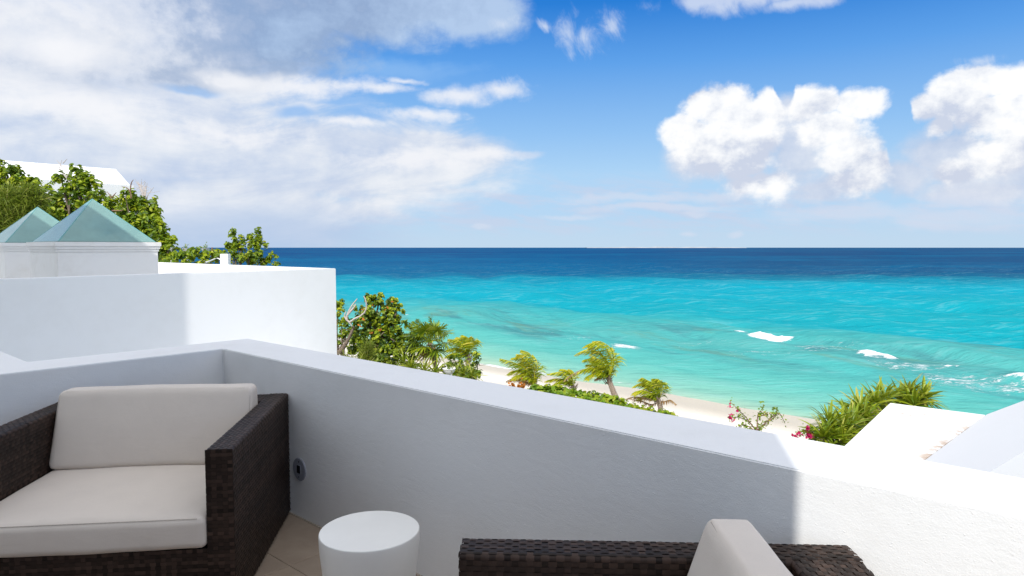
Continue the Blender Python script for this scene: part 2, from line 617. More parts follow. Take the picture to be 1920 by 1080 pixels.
def fabric_mat():
    m, nt, b = newmat('ribbed taupe outdoor fabric')
    p = objco(nt)
    s = nt.nodes.new('ShaderNodeSeparateXYZ'); nt.links.new(p, s.inputs[0])
    x, y, z = (X(nt, s.outputs[i]) for i in range(3))
    w = 2 * math.pi / 0.0042
    a = ((x + z * 0.5) * w)._m('SINE')
    c = ((y + z) * w)._m('SINE')
    rib = a * c * 0.5 + 0.5
    n = noise(nt, p, 420, 3, 0.6)
    blot = noise(nt, p, 5, 4, 0.6)
    col = mix(nt, rib * 0.55 + n * 0.3, (0.56, 0.49, 0.42, 1), (0.82, 0.745, 0.66, 1))
    col = mix(nt, blot.ss(0.35, 0.75) * 0.22, col, (0.52, 0.46, 0.405, 1))
    nt.links.new(col, b.inputs['Base Color'])
    b.inputs['Roughness'].default_value = 0.9
    b.inputs['Specular IOR Level'].default_value = 0.15
    b.inputs['Sheen Weight'].default_value = 0.15
    wr = noise(nt, mapped(nt, p, (1, 1, 2.2)), 6, 4, 0.6, 0.8)
    bump(nt, b, rib * 0.16 + n * 0.06 + wr * 0.7, 0.5, 0.006)
    return m


M['fabric'] = fabric_mat()
M['thread'] = simple('pale stitching thread', (0.30, 0.255, 0.215), 0.9, 0.1)


def glass_mat():
    m = bpy.data.materials.new('green tinted roof glass')
    m.use_nodes = True
    nt = m.node_tree
    nt.nodes.clear()
    out = nt.nodes.new('ShaderNodeOutputMaterial')
    tr = nt.nodes.new('ShaderNodeBsdfTransparent')
    tr.inputs[0].default_value = (0.62, 0.88, 0.80, 1)
    df = nt.nodes.new('ShaderNodeBsdfDiffuse')
    df.inputs[0].default_value = (0.38, 0.66, 0.61, 1)
    mx = nt.nodes.new('ShaderNodeMixShader')
    n = noise(nt, pos(nt), 3.0, 5, 0.6)
    nt.links.new((n * 0.25 + 0.36).s, mx.inputs[0])
    nt.links.new(tr.outputs[0], mx.inputs[1]); nt.links.new(df.outputs[0], mx.inputs[2])
    gl = nt.nodes.new('ShaderNodeBsdfGlossy')
    gl.inputs['Roughness'].default_value = 0.03
    gl.inputs[0].default_value = (0.85, 0.95, 0.95, 1)
    fr = nt.nodes.new('ShaderNodeFresnel'); fr.inputs[0].default_value = 1.6
    m2 = nt.nodes.new('ShaderNodeMixShader')
    nt.links.new(fr.outputs[0], m2.inputs[0])
    nt.links.new(mx.outputs[0], m2.inputs[1]); nt.links.new(gl.outputs[0], m2.inputs[2])
    nt.links.new(m2.outputs[0], out.inputs[0])
    return m


M['glass'] = glass_mat()
M['glass_bar'] = simple('sealed glass joint', (0.10, 0.30, 0.30), 0.4, 0.5)


def leaf_mat(name, stops, trans=0.35, rough=0.45, tcol=(0.35, 0.5, 0.05, 1)):
    m = bpy.data.materials.new(name)
    m.use_nodes = True
    nt = m.node_tree
    b = nt.nodes['Principled BSDF']
    out = nt.nodes['Material Output']
    at = nt.nodes.new('ShaderNodeAttribute'); at.attribute_name = 'tint'
    t = X(nt, at.outputs['Fac'])
    n = noise(nt, pos(nt), 1.7, 3, 0.6)
    c = ramp(nt, t + (n - 0.5) * 0.25, stops)
    nt.links.new(c, b.inputs['Base Color'])
    b.inputs['Roughness'].default_value = rough
    b.inputs['Specular IOR Level'].default_value = 0.35
    tl = nt.nodes.new('ShaderNodeBsdfTranslucent')
    cc = mix(nt, 0.55, c, tcol)
    nt.links.new(cc, tl.inputs[0])
    mx = nt.nodes.new('ShaderNodeMixShader')
    mx.inputs[0].default_value = trans
    nt.links.new(b.outputs[0], mx.inputs[1]); nt.links.new(tl.outputs[0], mx.inputs[2])
    nt.links.new(mx.outputs[0], out.inputs[0])
    return m


M['leaf'] = leaf_mat('seaside tree leaves', [(0.0, (0.03, 0.075, 0.005, 1)), (0.4, (0.14, 0.23, 0.008, 1)), (0.75, (0.37, 0.44, 0.012, 1)), (0.93, (0.46, 0.47, 0.03, 1)), (1.0, (0.52, 0.42, 0.03, 1))])
M['leaf_dark'] = leaf_mat('dark glossy leaves', [(0.0, (0.02, 0.05, 0.005, 1)), (0.4, (0.12, 0.20, 0.010, 1)), (0.8, (0.38, 0.44, 0.02, 1)), (1.0, (0.42, 0.44, 0.04, 1))], 0.22)
M['needle'] = leaf_mat('feathery needles', [(0.0, (0.06, 0.10, 0.015, 1)), (0.6, (0.19, 0.24, 0.02, 1)), (1.0, (0.36, 0.33, 0.08, 1))], 0.3)
M['hedge'] = leaf_mat('bright hedge leaves', [(0.0, (0.07, 0.15, 0.012, 1)), (0.5, (0.19, 0.33, 0.016, 1)), (0.85, (0.36, 0.44, 0.025, 1)), (1.0, (0.45, 0.33, 0.03, 1))], 0.4)
M['frond'] = leaf_mat('coconut frond leaflets', [(0.0, (0.06, 0.12, 0.006, 1)), (0.35, (0.27, 0.38, 0.010, 1)), (0.75, (0.62, 0.62, 0.02, 1)), (1.0, (0.74, 0.60, 0.08, 1))], 0.35, 0.4, (0.5, 0.5, 0.05, 1))
M['dry'] = leaf_mat('dry palm frond', [(0.0, (0.18, 0.10, 0.04, 1)), (0.6, (0.40, 0.25, 0.11, 1)), (1.0, (0.52, 0.42, 0.30, 1))], 0.25, 0.7, (0.5, 0.3, 0.1, 1))
M['orange'] = leaf_mat('orange turning leaves', [(0.0, (0.30, 0.10, 0.01, 1)), (1.0, (0.62, 0.22, 0.02, 1))], 0.3, 0.6, (0.6, 0.25, 0.03, 1))
M['spike'] = leaf_mat('spiky yellow green leaves', [(0.0, (0.02, 0.055, 0.006, 1)), (0.4, (0.11, 0.19, 0.010, 1)), (0.8, (0.34, 0.40, 0.018, 1)), (1.0, (0.48, 0.45, 0.10, 1))], 0.28, 0.35, (0.45, 0.5, 0.03, 1))
M['bract'] = leaf_mat('magenta bracts', [(0.0, (0.50, 0.01, 0.10, 1)), (1.0, (0.78, 0.03, 0.20, 1))], 0.4, 0.6, (0.8, 0.05, 0.2, 1))
M['bark'] = simple('grey brown bark', (0.19, 0.145, 0.11), 0.9, 0.2, nscale=14, nb=0.7, nd=0.03, vary=0.35)
M['palm_bark'] = simple('ringed palm bark', (0.30, 0.235, 0.185), 0.9, 0.2, nscale=16, nb=0.6, nd=0.03, vary=0.3)
M['dead_wood'] = simple('bleached dead wood', (0.50, 0.44, 0.40), 0.9, 0.2, nscale=20, nb=0.5, nd=0.01, vary=0.2)
M['twig'] = simple('brown twig', (0.22, 0.13, 0.09), 0.9, 0.2, nscale=20, vary=0.2)
M['urn'] = simple('white painted urn', (0.80, 0.80, 0.78), 0.6, 0.3, nscale=20, nb=0.1, vary=0.03)


def ground_mat():
    m, nt, b = newmat('pale coral sand and scrub soil')
    p = pos(nt)
    s = nt.nodes.new('ShaderNodeSeparateXYZ'); nt.links.new(p, s.inputs[0])
    sc = (X(nt, s.outputs[0]) + X(nt, s.outputs[1])) * 0.70711
    n = noise(nt, p, 0.35, 5, 0.6)
    fine = noise(nt, p, 6, 6, 0.7)
    soil = ramp(nt, fine, [(0.3, (0.05, 0.07, 0.02, 1)), (0.5, (0.11, 0.12, 0.035, 1)), (0.72, (0.30, 0.25, 0.16, 1))])
    sand = ramp(nt, fine * 0.5 + n * 0.5, [(0.3, (0.66, 0.60, 0.51, 1)), (0.7, (0.78, 0.73, 0.65, 1))])
    c = mix(nt, (sc + (n - 0.5) * 6).ss(24.5, 26.5), soil, sand)
    wet = (sc + (n - 0.5) * 1.6).ss(32.8, 36.2)
    c = mix(nt, wet * 0.85, c, (0.53, 0.465, 0.36, 1))
    nt.links.new(c, b.inputs['Base Color'])
    nt.links.new((1.0 - wet * 0.55).s, b.inputs['Roughness'])
    b.inputs['Specular IOR Level'].default_value = 0.25
    bump(nt, b, fine, 0.6, 0.12)
    return m


M['ground'] = ground_mat()


def sea_mat():
    m, nt, b = newmat('turquoise sea water')
    p = pos(nt)
    s = nt.nodes.new('ShaderNodeSeparateXYZ'); nt.links.new(p, s.inputs[0])
    x, y = X(nt, s.outputs[0]), X(nt, s.outputs[1])
    sc = (x + y) * 0.70711
    flat = combine(nt, x, y, 0.0)
    warp = noise(nt, mapped(nt, flat, (0.03, 0.03, 1)), 1.0, 4, 0.6)
    s2 = sc + (warp - 0.5) * 5.0
    near = ramp(nt, (s2 - 36.0) * (1 / 50.0), [
        (0.0, (0.52, 0.49, 0.36, 1)), (0.035, (0.36, 0.50, 0.37, 1)), (0.10, (0.20, 0.45, 0.36, 1)), (0.22, (0.10, 0.40, 0.35, 1)),
        (0.40, (0.065, 0.36, 0.34, 1)), (0.52, (0.075, 0.34, 0.32, 1)), (0.70, (0.050, 0.33, 0.325, 1)), (0.84, (0.032, 0.315, 0.33, 1)), (1.0, (0.006, 0.29, 0.34, 1))])
    # reef: long dark patches parallel to the breakers
    rq = combine(nt, (x * 0.894 + y * 0.447) * 0.16, (y * 0.894 - x * 0.447) * 0.035, 2.0)
    reef = noise(nt, rq, 1.0, 7, 0.66, 0.2)
    zone = s2.ss(50, 57) * s2.ss(80, 62)
    c = mix(nt, reef.ss(0.46, 0.66) * zone * 0.8, near, (0.050, 0.150, 0.175, 1))
    c = mix(nt, noise(nt, mapped(nt, rq, (1, 1, 1)), 2.1, 4, 0.6).ss(0.52, 0.7) * zone * 0.5, c, (0.13, 0.25, 0.17, 1))
    # distance out: cyan flats, then the drop-off into deep blue
    yd = y + (noise(nt, mapped(nt, flat, (0.012, 0.02, 1)), 1.0, 5, 0.6) - 0.5) * 60.0 + x * 0.02
    cyan = mix(nt, y.ss(85, 160), c, (0.003, 0.275, 0.36, 1))
    deep = ramp(nt, (y * 0.001)._m('POWER', 0.5), [(0.40, (0.002, 0.095, 0.20, 1)), (0.6, (0.002, 0.078, 0.19, 1)), (1.0, (0.002, 0.050, 0.155, 1))])
    dp = mix(nt, (x / (y + 1.0)).ss(0.05, 0.45) * 0.55, deep, (0.008, 0.042, 0.11, 1))
    c = mix(nt, yd.ss(150, 262), cyan, dp)
    band = noise(nt, combine(nt, x * 0.0035, (y + 1.0)._m('LOGARITHM', 2.718) * 5.0, 0.0), 1.0, 5, 0.6)
    c = mix(nt, band.ss(0.4, 0.66) * yd.ss(200, 300) * 0.45, c, (0.002, 0.115, 0.235, 1))
    # small wave pattern, elongated along the crests, breaks up the colour a little
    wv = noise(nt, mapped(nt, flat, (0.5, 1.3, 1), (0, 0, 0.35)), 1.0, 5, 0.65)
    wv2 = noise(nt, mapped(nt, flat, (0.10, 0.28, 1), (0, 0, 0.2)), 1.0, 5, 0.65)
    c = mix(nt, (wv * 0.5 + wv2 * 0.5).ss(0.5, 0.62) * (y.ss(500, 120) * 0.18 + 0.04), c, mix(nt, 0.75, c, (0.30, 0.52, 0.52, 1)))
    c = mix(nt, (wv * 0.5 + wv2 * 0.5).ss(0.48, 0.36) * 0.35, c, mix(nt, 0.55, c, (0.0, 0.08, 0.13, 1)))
    # foam
    at = nt.nodes.new('ShaderNodeAttribute'); at.attribute_name = 'foam'
    fo = X(nt, at.outputs['Fac'])
    lace = noise(nt, mapped(nt, flat, (0.9, 2.2, 1), (0, 0, 0.3)), 1.0, 7, 0.7, 0.8)
    cell = noise(nt, mapped(nt, flat, (2.4, 5.0, 1), (0, 0, 0.3)), 1.0, 4, 0.7, 0.5)
    fm = (fo * 1.25 + (lace - 0.5) * 1.6 * (1.0 - fo * 0.7) + (cell - 0.5) * 0.7 - 0.45).ss(0.0, 0.28)
    caps = noise(nt, mapped(nt, flat, (0.05, 0.16, 1)), 1.0, 9, 0.78).ss(0.735, 0.76) * y.ss(90, 200)
    fm = fm.mx(caps * 0.8)
    c = mix(nt, fm, c, (0.80, 0.82, 0.82, 1))
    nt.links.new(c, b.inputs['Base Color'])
    hb = wv * 0.6 + wv2 * 1.6 + noise(nt, mapped(nt, flat, (1.6, 3.4, 1), (0, 0, 0.4)), 1.0, 3, 0.6) * 0.25
    bn = bump(nt, b, hb + fm * 0.15, 0.75, 0.5)
    # scattering body of the water under a rippled surface whose mean reflectance stays low
    df = nt.nodes.new('ShaderNodeBsdfDiffuse'); nt.links.new(c, df.inputs[0]); nt.links.new(bn.outputs[0], df.inputs['Normal'])
    gl = nt.nodes.new('ShaderNodeBsdfGlossy'); nt.links.new((fm * 0.5 + 0.18).s, gl.inputs['Roughness']); nt.links.new(bn.outputs[0], gl.inputs['Normal'])
    fr = nt.nodes.new('ShaderNodeFresnel'); fr.inputs[0].default_value = 1.33; nt.links.new(bn.outputs[0], fr.inputs['Normal'])
    ms = nt.nodes.new('ShaderNodeMixShader')
    nt.links.new((X(nt, fr.outputs[0]).mn(0.4) * 0.09 + 0.008).s, ms.inputs[0])
    nt.links.new(df.outputs[0], ms.inputs[1]); nt.links.new(gl.outputs[0], ms.inputs[2])
    nt.links.new(ms.outputs[0], nt.nodes['Material Output'].inputs[0])
    return m


M['sea'] = sea_mat()
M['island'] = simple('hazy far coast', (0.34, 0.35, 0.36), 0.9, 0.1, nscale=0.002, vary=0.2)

M['shade_toned_white'] = stucco('white roof paint darkened for slope shade', (0.72, 0.72, 0.725, 1), (0.69, 0.69, 0.69, 1), 0.3, 0.4)  # weaker sun on the slope is put into a darker base colour

# ------------------------------------------------------------------ ground, beach, sea, island
SEA = -8.0
T = np.array([0.7512, -0.6601])      # along the long terrace wall
N = np.array([0.6601, 0.7512])       # seaward


def ground_z(x, y):
    s = (x + y) * 0.70711
    k = np.clip((s - 3.0) / 34.6, 0, 1)
    z = -4.6 - 3.4 * (k * k * (3 - 2 * k)) ** 0.8
    z = np.where(s > 37.6, -8.0 - (s - 37.6) * 0.06, z)
    z = np.where(s > 33, np.maximum(z, -8.0 + (37.6 - s) * 0.075), z)
    left = np.clip((-x * 0.8 - y * 0.15 - 6) / 14, 0, 1)
    z = z + np.where(s < 30, left * 1.2, 0)
    z = z + (np.sin(x * 0.9 + 1.3) * np.cos(y * 0.7) * 0.09 + np.sin(x * 0.31 - y * 0.23) * 0.15) * np.clip((36 - s) / 6, 0, 1)
    return np.maximum(z, -11)


def build_ground():
    a = np.concatenate([np.arange(-20, 70, 0.6), np.geomspace(70, 420, 60)])     # across (s)
    c = np.concatenate([-np.geomspace(90, 500, 40)[::-1], np.arange(-88, 90, 1.1), np.geomspace(90, 500, 40)])
    s, t = np.meshgrid(a, c, indexing='ij')
    x = (s - t) * 0.70711
    y = (s + t) * 0.70711
    z = ground_z(x, y)
    v = np.stack([x, y, z], -1).reshape(-1, 3)
    n, m = s.shape
    i = (np.arange(n - 1)[:, None] * m + np.arange(m - 1)[None]).ravel()
    f = np.stack([i, i + m, i + m + 1, i + 1], -1)
    o = obj('beach_and_dune_ground', fast_mesh('ground', v, f, True), M['ground'])
    tag(o, kind='structure')


build_ground()


def build_sea():
    nr, na = 760, 560
    R = np.geomspace(24, 45000, nr)
    A = np.radians(np.linspace(-76, 76, na))
    r, a = np.meshgrid(R, A, indexing='ij')
    x, y = r * np.sin(a), r * np.cos(a)
    sp = r * 0.0099
    z = np.zeros_like(x)
    g = np.random.default_rng(3)
    for k in range(34):
        lam = 1.6 * 1.16 ** k * g.uniform(0.85, 1.15)
        if lam > 60: lam = g.uniform(4, 40)
        th = math.radians(38 + g.normal(0, 26))
        amp = 0.0085 * lam ** 0.78
        ph = g.uniform(0, 6.28)
        fade = np.clip((lam / sp - 2.5) / 3, 0, 1)
        w = 2 * np.pi / lam
        arg = (x * math.cos(th) + y * math.sin(th)) * w + ph + 1.4 * np.sin((x * math.sin(th) - y * math.cos(th)) * w * 0.31 + k)
        sn = np.sin(arg)
        z += amp * fade * (sn + 0.25 * np.cos(2 * arg))
    s = (x + y) * 0.70711
    calm = np.clip((s - 38) / 22, 0.12, 1)
    z *= calm
    # breakers along the reef: q across the crest, c along it
    q = x * 0.894 + y * 0.447
    c = -x * 0.447 + y * 0.894
    q = q + 0.9 * np.sin(c * 0.16 + 0.6) + 0.35 * np.sin(c * 0.47)
    foam = np.zeros_like(x)

    q = q + 0.25 * np.sin(c * 1.1 + np.sin(c * .5))

    def crest(q0, c0, c1, h, wf=0.9, wb=3.0):
        e = q - q0
        prof = np.where(e < 0, np.exp(-(e / wf) ** 2), np.exp(-(e / wb) ** 2))
        win = np.clip((c - c0) / 4, 0, 1) * np.clip((c1 - c) / 4, 0, 1)
        return h * prof * win

    z += crest(57.8, 20, 66, 0.42, 0.9, 1.8)
    z += crest(51, 22, 52, 0.2, 1.0, 2.5)
    tc = 0.5 + 0.5 * np.sin(c * 1.9 + 1.2 * np.sin(c * 0.7))

    def foamseg(px0, py0, px1, py1, w0=-1.9, w1=0.35, k=1.0):
        nonlocal foam
        p0, p1 = P(px0, py0, SEA + 0.4), P(px1, py1, SEA + 0.4)
        ca = -p0[0] * 0.447 + p0[1] * 0.894
        cb = -p1[0] * 0.447 + p1[1] * 0.894
        lo, hi = min(ca, cb), max(ca, cb)
        qm = p0[0] * 0.894 + p0[1] * 0.447
        qn = p1[0] * 0.894 + p1[1] * 0.447
        tt = np.clip((c - ca) / (cb - ca + 1e-6), 0, 1)
        e = (x * 0.894 + y * 0.447) - (qm + (qn - qm) * tt)
        e = e - 0.22 * np.sin(c * 1.7 + 1) - 0.16 * np.sin(c * 4.1 + 2 * np.sin(c * 0.9)) - 0.12 * np.sin(c * 9.7)
        edge = np.clip((c - lo) / 0.9, 0, 1) * np.clip((hi - c) / 1.2, 0, 1)
        tc2 = 0.5 + 0.5 * np.sin(c * 4.3 + 2 * np.sin(c * 1.3))
        prof = np.clip((e - w0 - 0.5 * tc - 0.3 * tc2) / (0.3 + 0.5 * abs(w0)), 0, 1) * np.clip((w1 - 0.25 * tc2 - e) / 0.4, 0, 1)
        foam = np.maximum(foam, prof * edge * k)
        return e * edge, edge

    def roll(px0, py0, px1, py1, h, w0, w1, k=0.8):
        nonlocal z
        e, edge = foamseg(px0, py0, px1, py1, w0, w1, k)
        z += h * np.exp(-(e / 0.8) ** 2) * edge

    roll(1370, 621, 1408, 626, 0.25, -1.8, 0.8)
    roll(1406, 625, 1486, 637, 0.45, -3.0, 1.2, 0.85)
    roll(1604, 657, 1690, 671, 0.35, -1.9, 0.8, 0.85)
    roll(1752, 677, 1876, 691, 0.1, -0.8, 0.5, 0.75)
    roll(1876, 696, 1990, 712, 0.35, -2.0, 0.9, 0.85)
    foamseg(1290, 613, 1374, 622, -0.5, 0.3, 0.5)
    foamseg(1482, 637, 1606, 658, -0.5, 0.3, 0.46)
    foamseg(1686, 670, 1880, 697, -0.8, 0.4, 0.5)
    foamseg(930, 606, 1046, 612, -0.6, 0.4, 0.4)
    foamseg(1070, 616, 1300, 640, -0.9, 0.5, 0.4)
    foamseg(1240, 650, 1600, 690, -0.9, 0.5, 0.38)
    foamseg(640, 575, 756, 588, -0.9, 0.5, 0.4)
    roll(895, 603, 932, 606, 0.1, -0.5, 0.3, 0.8)
    roll(1046, 608, 1070, 614, 0.15, -0.7, 0.4, 0.85)
    roll(756, 586, 778, 590, 0.12, -0.8, 0.5, 0.8)
    roll(832, 598, 846, 600, 0.1, -0.3, 0.3, 0.7)

    def wash(px, py, rx, ry, k):
        nonlocal foam
        p = P(px, py, SEA)
        gx = P(px + rx, py, SEA)[0] - p[0]
        gy = P(px, py - ry, SEA)[1] - p[1]
        d = ((x - p[0]) / gx) ** 2 + ((y - p[1]) / gy) ** 2
        foam = np.maximum(foam, k * np.exp(-d))

    wash(1172, 648, 44, 9, 0.56)
    wash(1445, 642, 40, 8, 0.45)
    wash(1640, 675, 70, 8, 0.40)
    wash(1800, 712, 140, 20, 0.42)
    wash(1900, 722, 90, 14, 0.44)
    wash(1700, 690, 90, 12, 0.43)
    wash(1250, 655, 120, 10, 0.26)
    wash(1090, 632, 60, 6, 0.34)
    wash(1060, 622, 120, 9, 0.26)
    wash(1530, 658, 120, 12, 0.37)
    wash(1430, 664, 120, 8, 0.33)
    wash(1320, 640, 90, 7, 0.33)
    # swash at the water's edge
    edge = 37.5 + 0.5 * np.sin((x - y) * 0.35) + 0.25 * np.sin((x - y) * 1.1 + 1)
    foam = np.maximum(foam, 0.78 * np.exp(-((s - edge) / 0.42) ** 2) * (0.55 + 0.45 * np.sin((x - y) * 0.21 + 0.4)))
    foam = np.maximum(foam, 0.5 * np.exp(-((s - edge - 2.2) / 0.35) ** 2) * np.clip(np.sin((x - y) * 0.16 + 2.0), 0, 1))
    z = SEA + z
    v = np.stack([x, y, z], -1).reshape(-1, 3)
    i = (np.arange(nr - 1)[:, None] * na + np.arange(na - 1)[None]).ravel()
    f = np.stack([i, i + 1, i + na + 1, i + na], -1)
    o = obj('sea', fast_mesh('sea', v, f, True, {'foam': foam.ravel()}), M['sea'])
    tag(o, kind='structure')


build_sea()

bm = bmesh.new()
y0 = 14500.0
xs = np.linspace(-1, 1, 60)
row = []
for i, u in enumerate(xs):
    x = (1250 + 150 * u - 960) / F * y0
    h = (9 + 22 * (1 - u * u) * (0.55 + 0.45 * math.sin(u * 9) * math.sin(u * 23 + 1)))
    row.append([bm.verts.new((x, y0, SEA - 5)), bm.verts.new((x, y0 + 60, SEA + max(h, 2))), bm.verts.new((x, y0 + 900, SEA - 5))])
for i in range(59):
    for k in range(2):
        bm.faces.new((row[i][k], row[i + 1][k], row[i + 1][k + 1], row[i][k + 1]))
tag(obj('island', bm_mesh('island', bm), M['island']), kind='structure')

# ------------------------------------------------------------------ terrace
H = 0.917
ci = P(418, 654, H)[:2]
TH = 0.365
co = ci + N * TH - T * TH
lo = co - N * 1.38


def w2(p, z=0.0):
    return (float(p[0]), float(p[1]), z)


rb_t = (P(1857, 886, H)[:2] - (ci + N * TH)) @ T
rb = ci + N * TH + T * rb_t
e2 = np.array([0.785, 0.62])
foot = [ci, ci - N * 6.6, ci - N * 6.6 - T * TH, lo - N * TH, lo - N * TH - T * 3.2, lo - T * 3.2, lo, co,
        ci + N * TH + T * 6.4, ci + T * 6.4]
foot = [w2(p) for p in foot]
wall_o = obj('terrace_wall', prism('terrace_wall', foot, -5.2, H, 0.005, 2), M['plaster'])
tag(wall_o, 'white plastered parapet wall enclosing the terrace, half shaded half sunlit', 'wall')

# floor: one slab, sixty-centimetre tiles with real joints
fl = [ci + T * 0.0, ci + T * 6.4, ci + T * 6.4 - N * 6.6, ci - N * 6.6]
floor = obj('terrace_floor', prism('terrace_floor', [w2(p) for p in fl], -0.3, -0.004), M['grout'])
tag(floor, kind='structure')
sN, tT = 1.751, -3.03
sW = float(ci @ N)
tW = float(ci @ T)
J = 0.0022
tile_cache = {}
for i in range(-1, 10):
    for j in range(-3, 9):
        s1 = min(sN + 0.6 - i * 0.6, sW + J - 0.004)
        s0 = sN - i * 0.6
        t0 = max(tT + j * 0.6, tW + 0.003)
        t1 = tT + (j + 1) * 0.6
        if s1 - s0 < 0.05 or t1 - t0 < 0.05 or s0 < -4.4: continue
        key = (round(s1 - s0, 3), round(t1 - t0, 3))
        if key not in tile_cache:
            w, h = key[1] / 2 - J, key[0] / 2 - J
            tile_cache[key] = prism('tile', [(-w, -h), (w, -h), (w, h), (-w, h)], -0.012, 0.0, 0.0012, 1)
            tile_cache[key].materials.append(M['tile'])
        o = bpy.data.objects.new('tile', tile_cache[key])
        COL.objects.link(o)
        c2 = N * (s0 + s1) / 2 + T * (t0 + t1) / 2
        o.location = (c2[0], c2[1], 0.0)
        o.rotation_euler = (random.uniform(-1, 1) * 0.0012, random.uniform(-1, 1) * 0.0012, math.atan2(T[1], T[0]))
        o.parent = floor

# a bead of sealant where wall meets floor
acc = Acc()
pts = [np.array([*(ci - N * 0.004 + T * u - T * 0.0), 0.002]) for u in np.linspace(0.02, 6.2, 60)]
acc.tube(pts, [0.006] * 60, 6)
o = obj('sealant_bead', acc.mesh('sealant_bead', True), M['grout'], wall_o)

# the two houses whose corners throw the shadows (both behind / beside the camera)
K = np.array([0.08, -1.5])
K2 = K - N * 3.4
hA = thing('terrace_house', w2(K2, -5), 'grey house with a glazed door and a wing wall standing behind the terrace', 'house')
obj('wing_wall', prism('wing_wall', [w2(K), w2(K - T * 0.3), w2(K2 - T * 0.3), w2(K2 - N * 0)], -5, 7.6, 0.02), M['facade'], hA)
KC = K2 - N * 0.003
obj('wall', prism('house_wall', [w2(KC), w2(KC - T * 5.9), w2(KC - T * 5.9 - N * 4), w2(KC - N * 4)], -5, 8.9, 0.02), M['facade'], hA)
dA = KC - T * 2.2 + N * 0.004
fr = obj('door', prism('door', [w2(dA), w2(dA - T * 1.8), w2(dA - T * 1.8 + N * 0.05), w2(dA + N * 0.05)], 0.02, 2.3, 0.01), M['plate'], hA)
dB = dA + N * 0.051 - T * 0.08
obj('pane', prism('pane', [w2(dB), w2(dB - T * 1.64), w2(dB - T * 1.64 + N * 0.01), w2(dB + N * 0.01)], 0.1, 2.22), M['glass'], fr)
KB = np.array([-6.54, 4.0])
hB = thing('neighbour_house', w2(KB, -5), 'tall white neighbouring house standing left of the terrace', 'house')
obj('wall', prism('house_wall2', [w2(KB), w2(KB - T * 9), w2(KB - T * 9 - N * 2.6), w2(KB - N * 2.6)], -5, 8.2, 0.02), M['plaster'], hB)

# ------------------------------------------------------------------ flat-roofed building beyond the left wall
ZR = 1.2
C = P(630, 503, ZR)[:2]
L = P(0, 524, ZR)[:2]
da = (L - C) / np.linalg.norm(L - C)
nb = np.array([-T[0], -T[1]])
th = 0.28
ins = np.array([-da[1], da[0]])
if ins @ (np.array([-8, 13]) - C) < 0: ins = -ins
fr_b = thing('flat_roof_building', w2(C, -5), 'low white flat-roofed building beyond the terrace, its long wall half in shade', 'building')
Lf = C + da * 11
far_w = 8.6
obj('roof', prism('roof', [w2(C + da * .1 + nb * .1), w2(Lf + nb * .1), w2(Lf + nb * far_w), w2(C + nb * far_w)], -5, 0.55), M['far_plaster'], fr_b)
# mitred parapet ring
front = [C, Lf, Lf + ins * th, C + da * (th * 1.02) + ins * th]
side = [C, C + da * (th * 1.02) + ins * th, C + nb * far_w + da * th, C + nb * far_w]
w1 = obj('front_wall', prism('front_wall', [w2(p) for p in front], -5, ZR, 0.010, 2), M['far_plaster'], fr_b)
w2_ = obj('seaward_parapet', prism('seaward_parapet', [w2(p) for p in side], -5, ZR - 0.003, 0.012, 2), M['far_plaster'], fr_b)
pk = PD(423, 486, 15.4)
zb = ZR
cp = P(423, 496, ZR)
q = 0.09
obj('chimney_post', prism('chimney_post', [(cp[0] - q, cp[1] - q), (cp[0] + q, cp[1] - q), (cp[0] + q, cp[1] + q), (cp[0] - q, cp[1] + q)], ZR - 0.02, 1.45, 0.008), M['far_plaster'], fr_b)
acc = Acc()
hz = spline([P(385, 493, ZR) + [0, 0, .0], P(397, 491.5, ZR) + [0, 0, .05], P(408, 491, ZR) + [0, 0, .10], P(417, 493, ZR) + [0, 0, .04]], 14)
acc.tube(hz, [0.018] * 14, 6)
obj('hose', acc.mesh('hose', True), M['urn'], fr_b)

LT = [C + da * 0.2 - ins * 0.01, C + da * 10.5 - ins * 0.01]
lt = [LT[0], LT[1], LT[1] - ins * 2.6, lo - T * 3.4 + N * 0.5, lo + N * 0.4, co + N * 0.6, C - ins * 4.5 + da * 1.0]
tag(obj('bounce_deck', prism('bounce_deck', [w2(p) for p in lt], -5, -1.0), M['far_plaster']), kind='structure')  # unseen white deck, added to bounce light onto the far wall

# skylight towers
ua = np.array([0.659, 0.752]); ub = np.array([-0.752, 0.659])


def square(c, h, o=0.0):
    h = h + o
    return [w2(c - ua * h - ub * h), w2(c + ua * h - ub * h), w2(c + ua * h + ub * h), w2(c - ua * h + ub * h)]


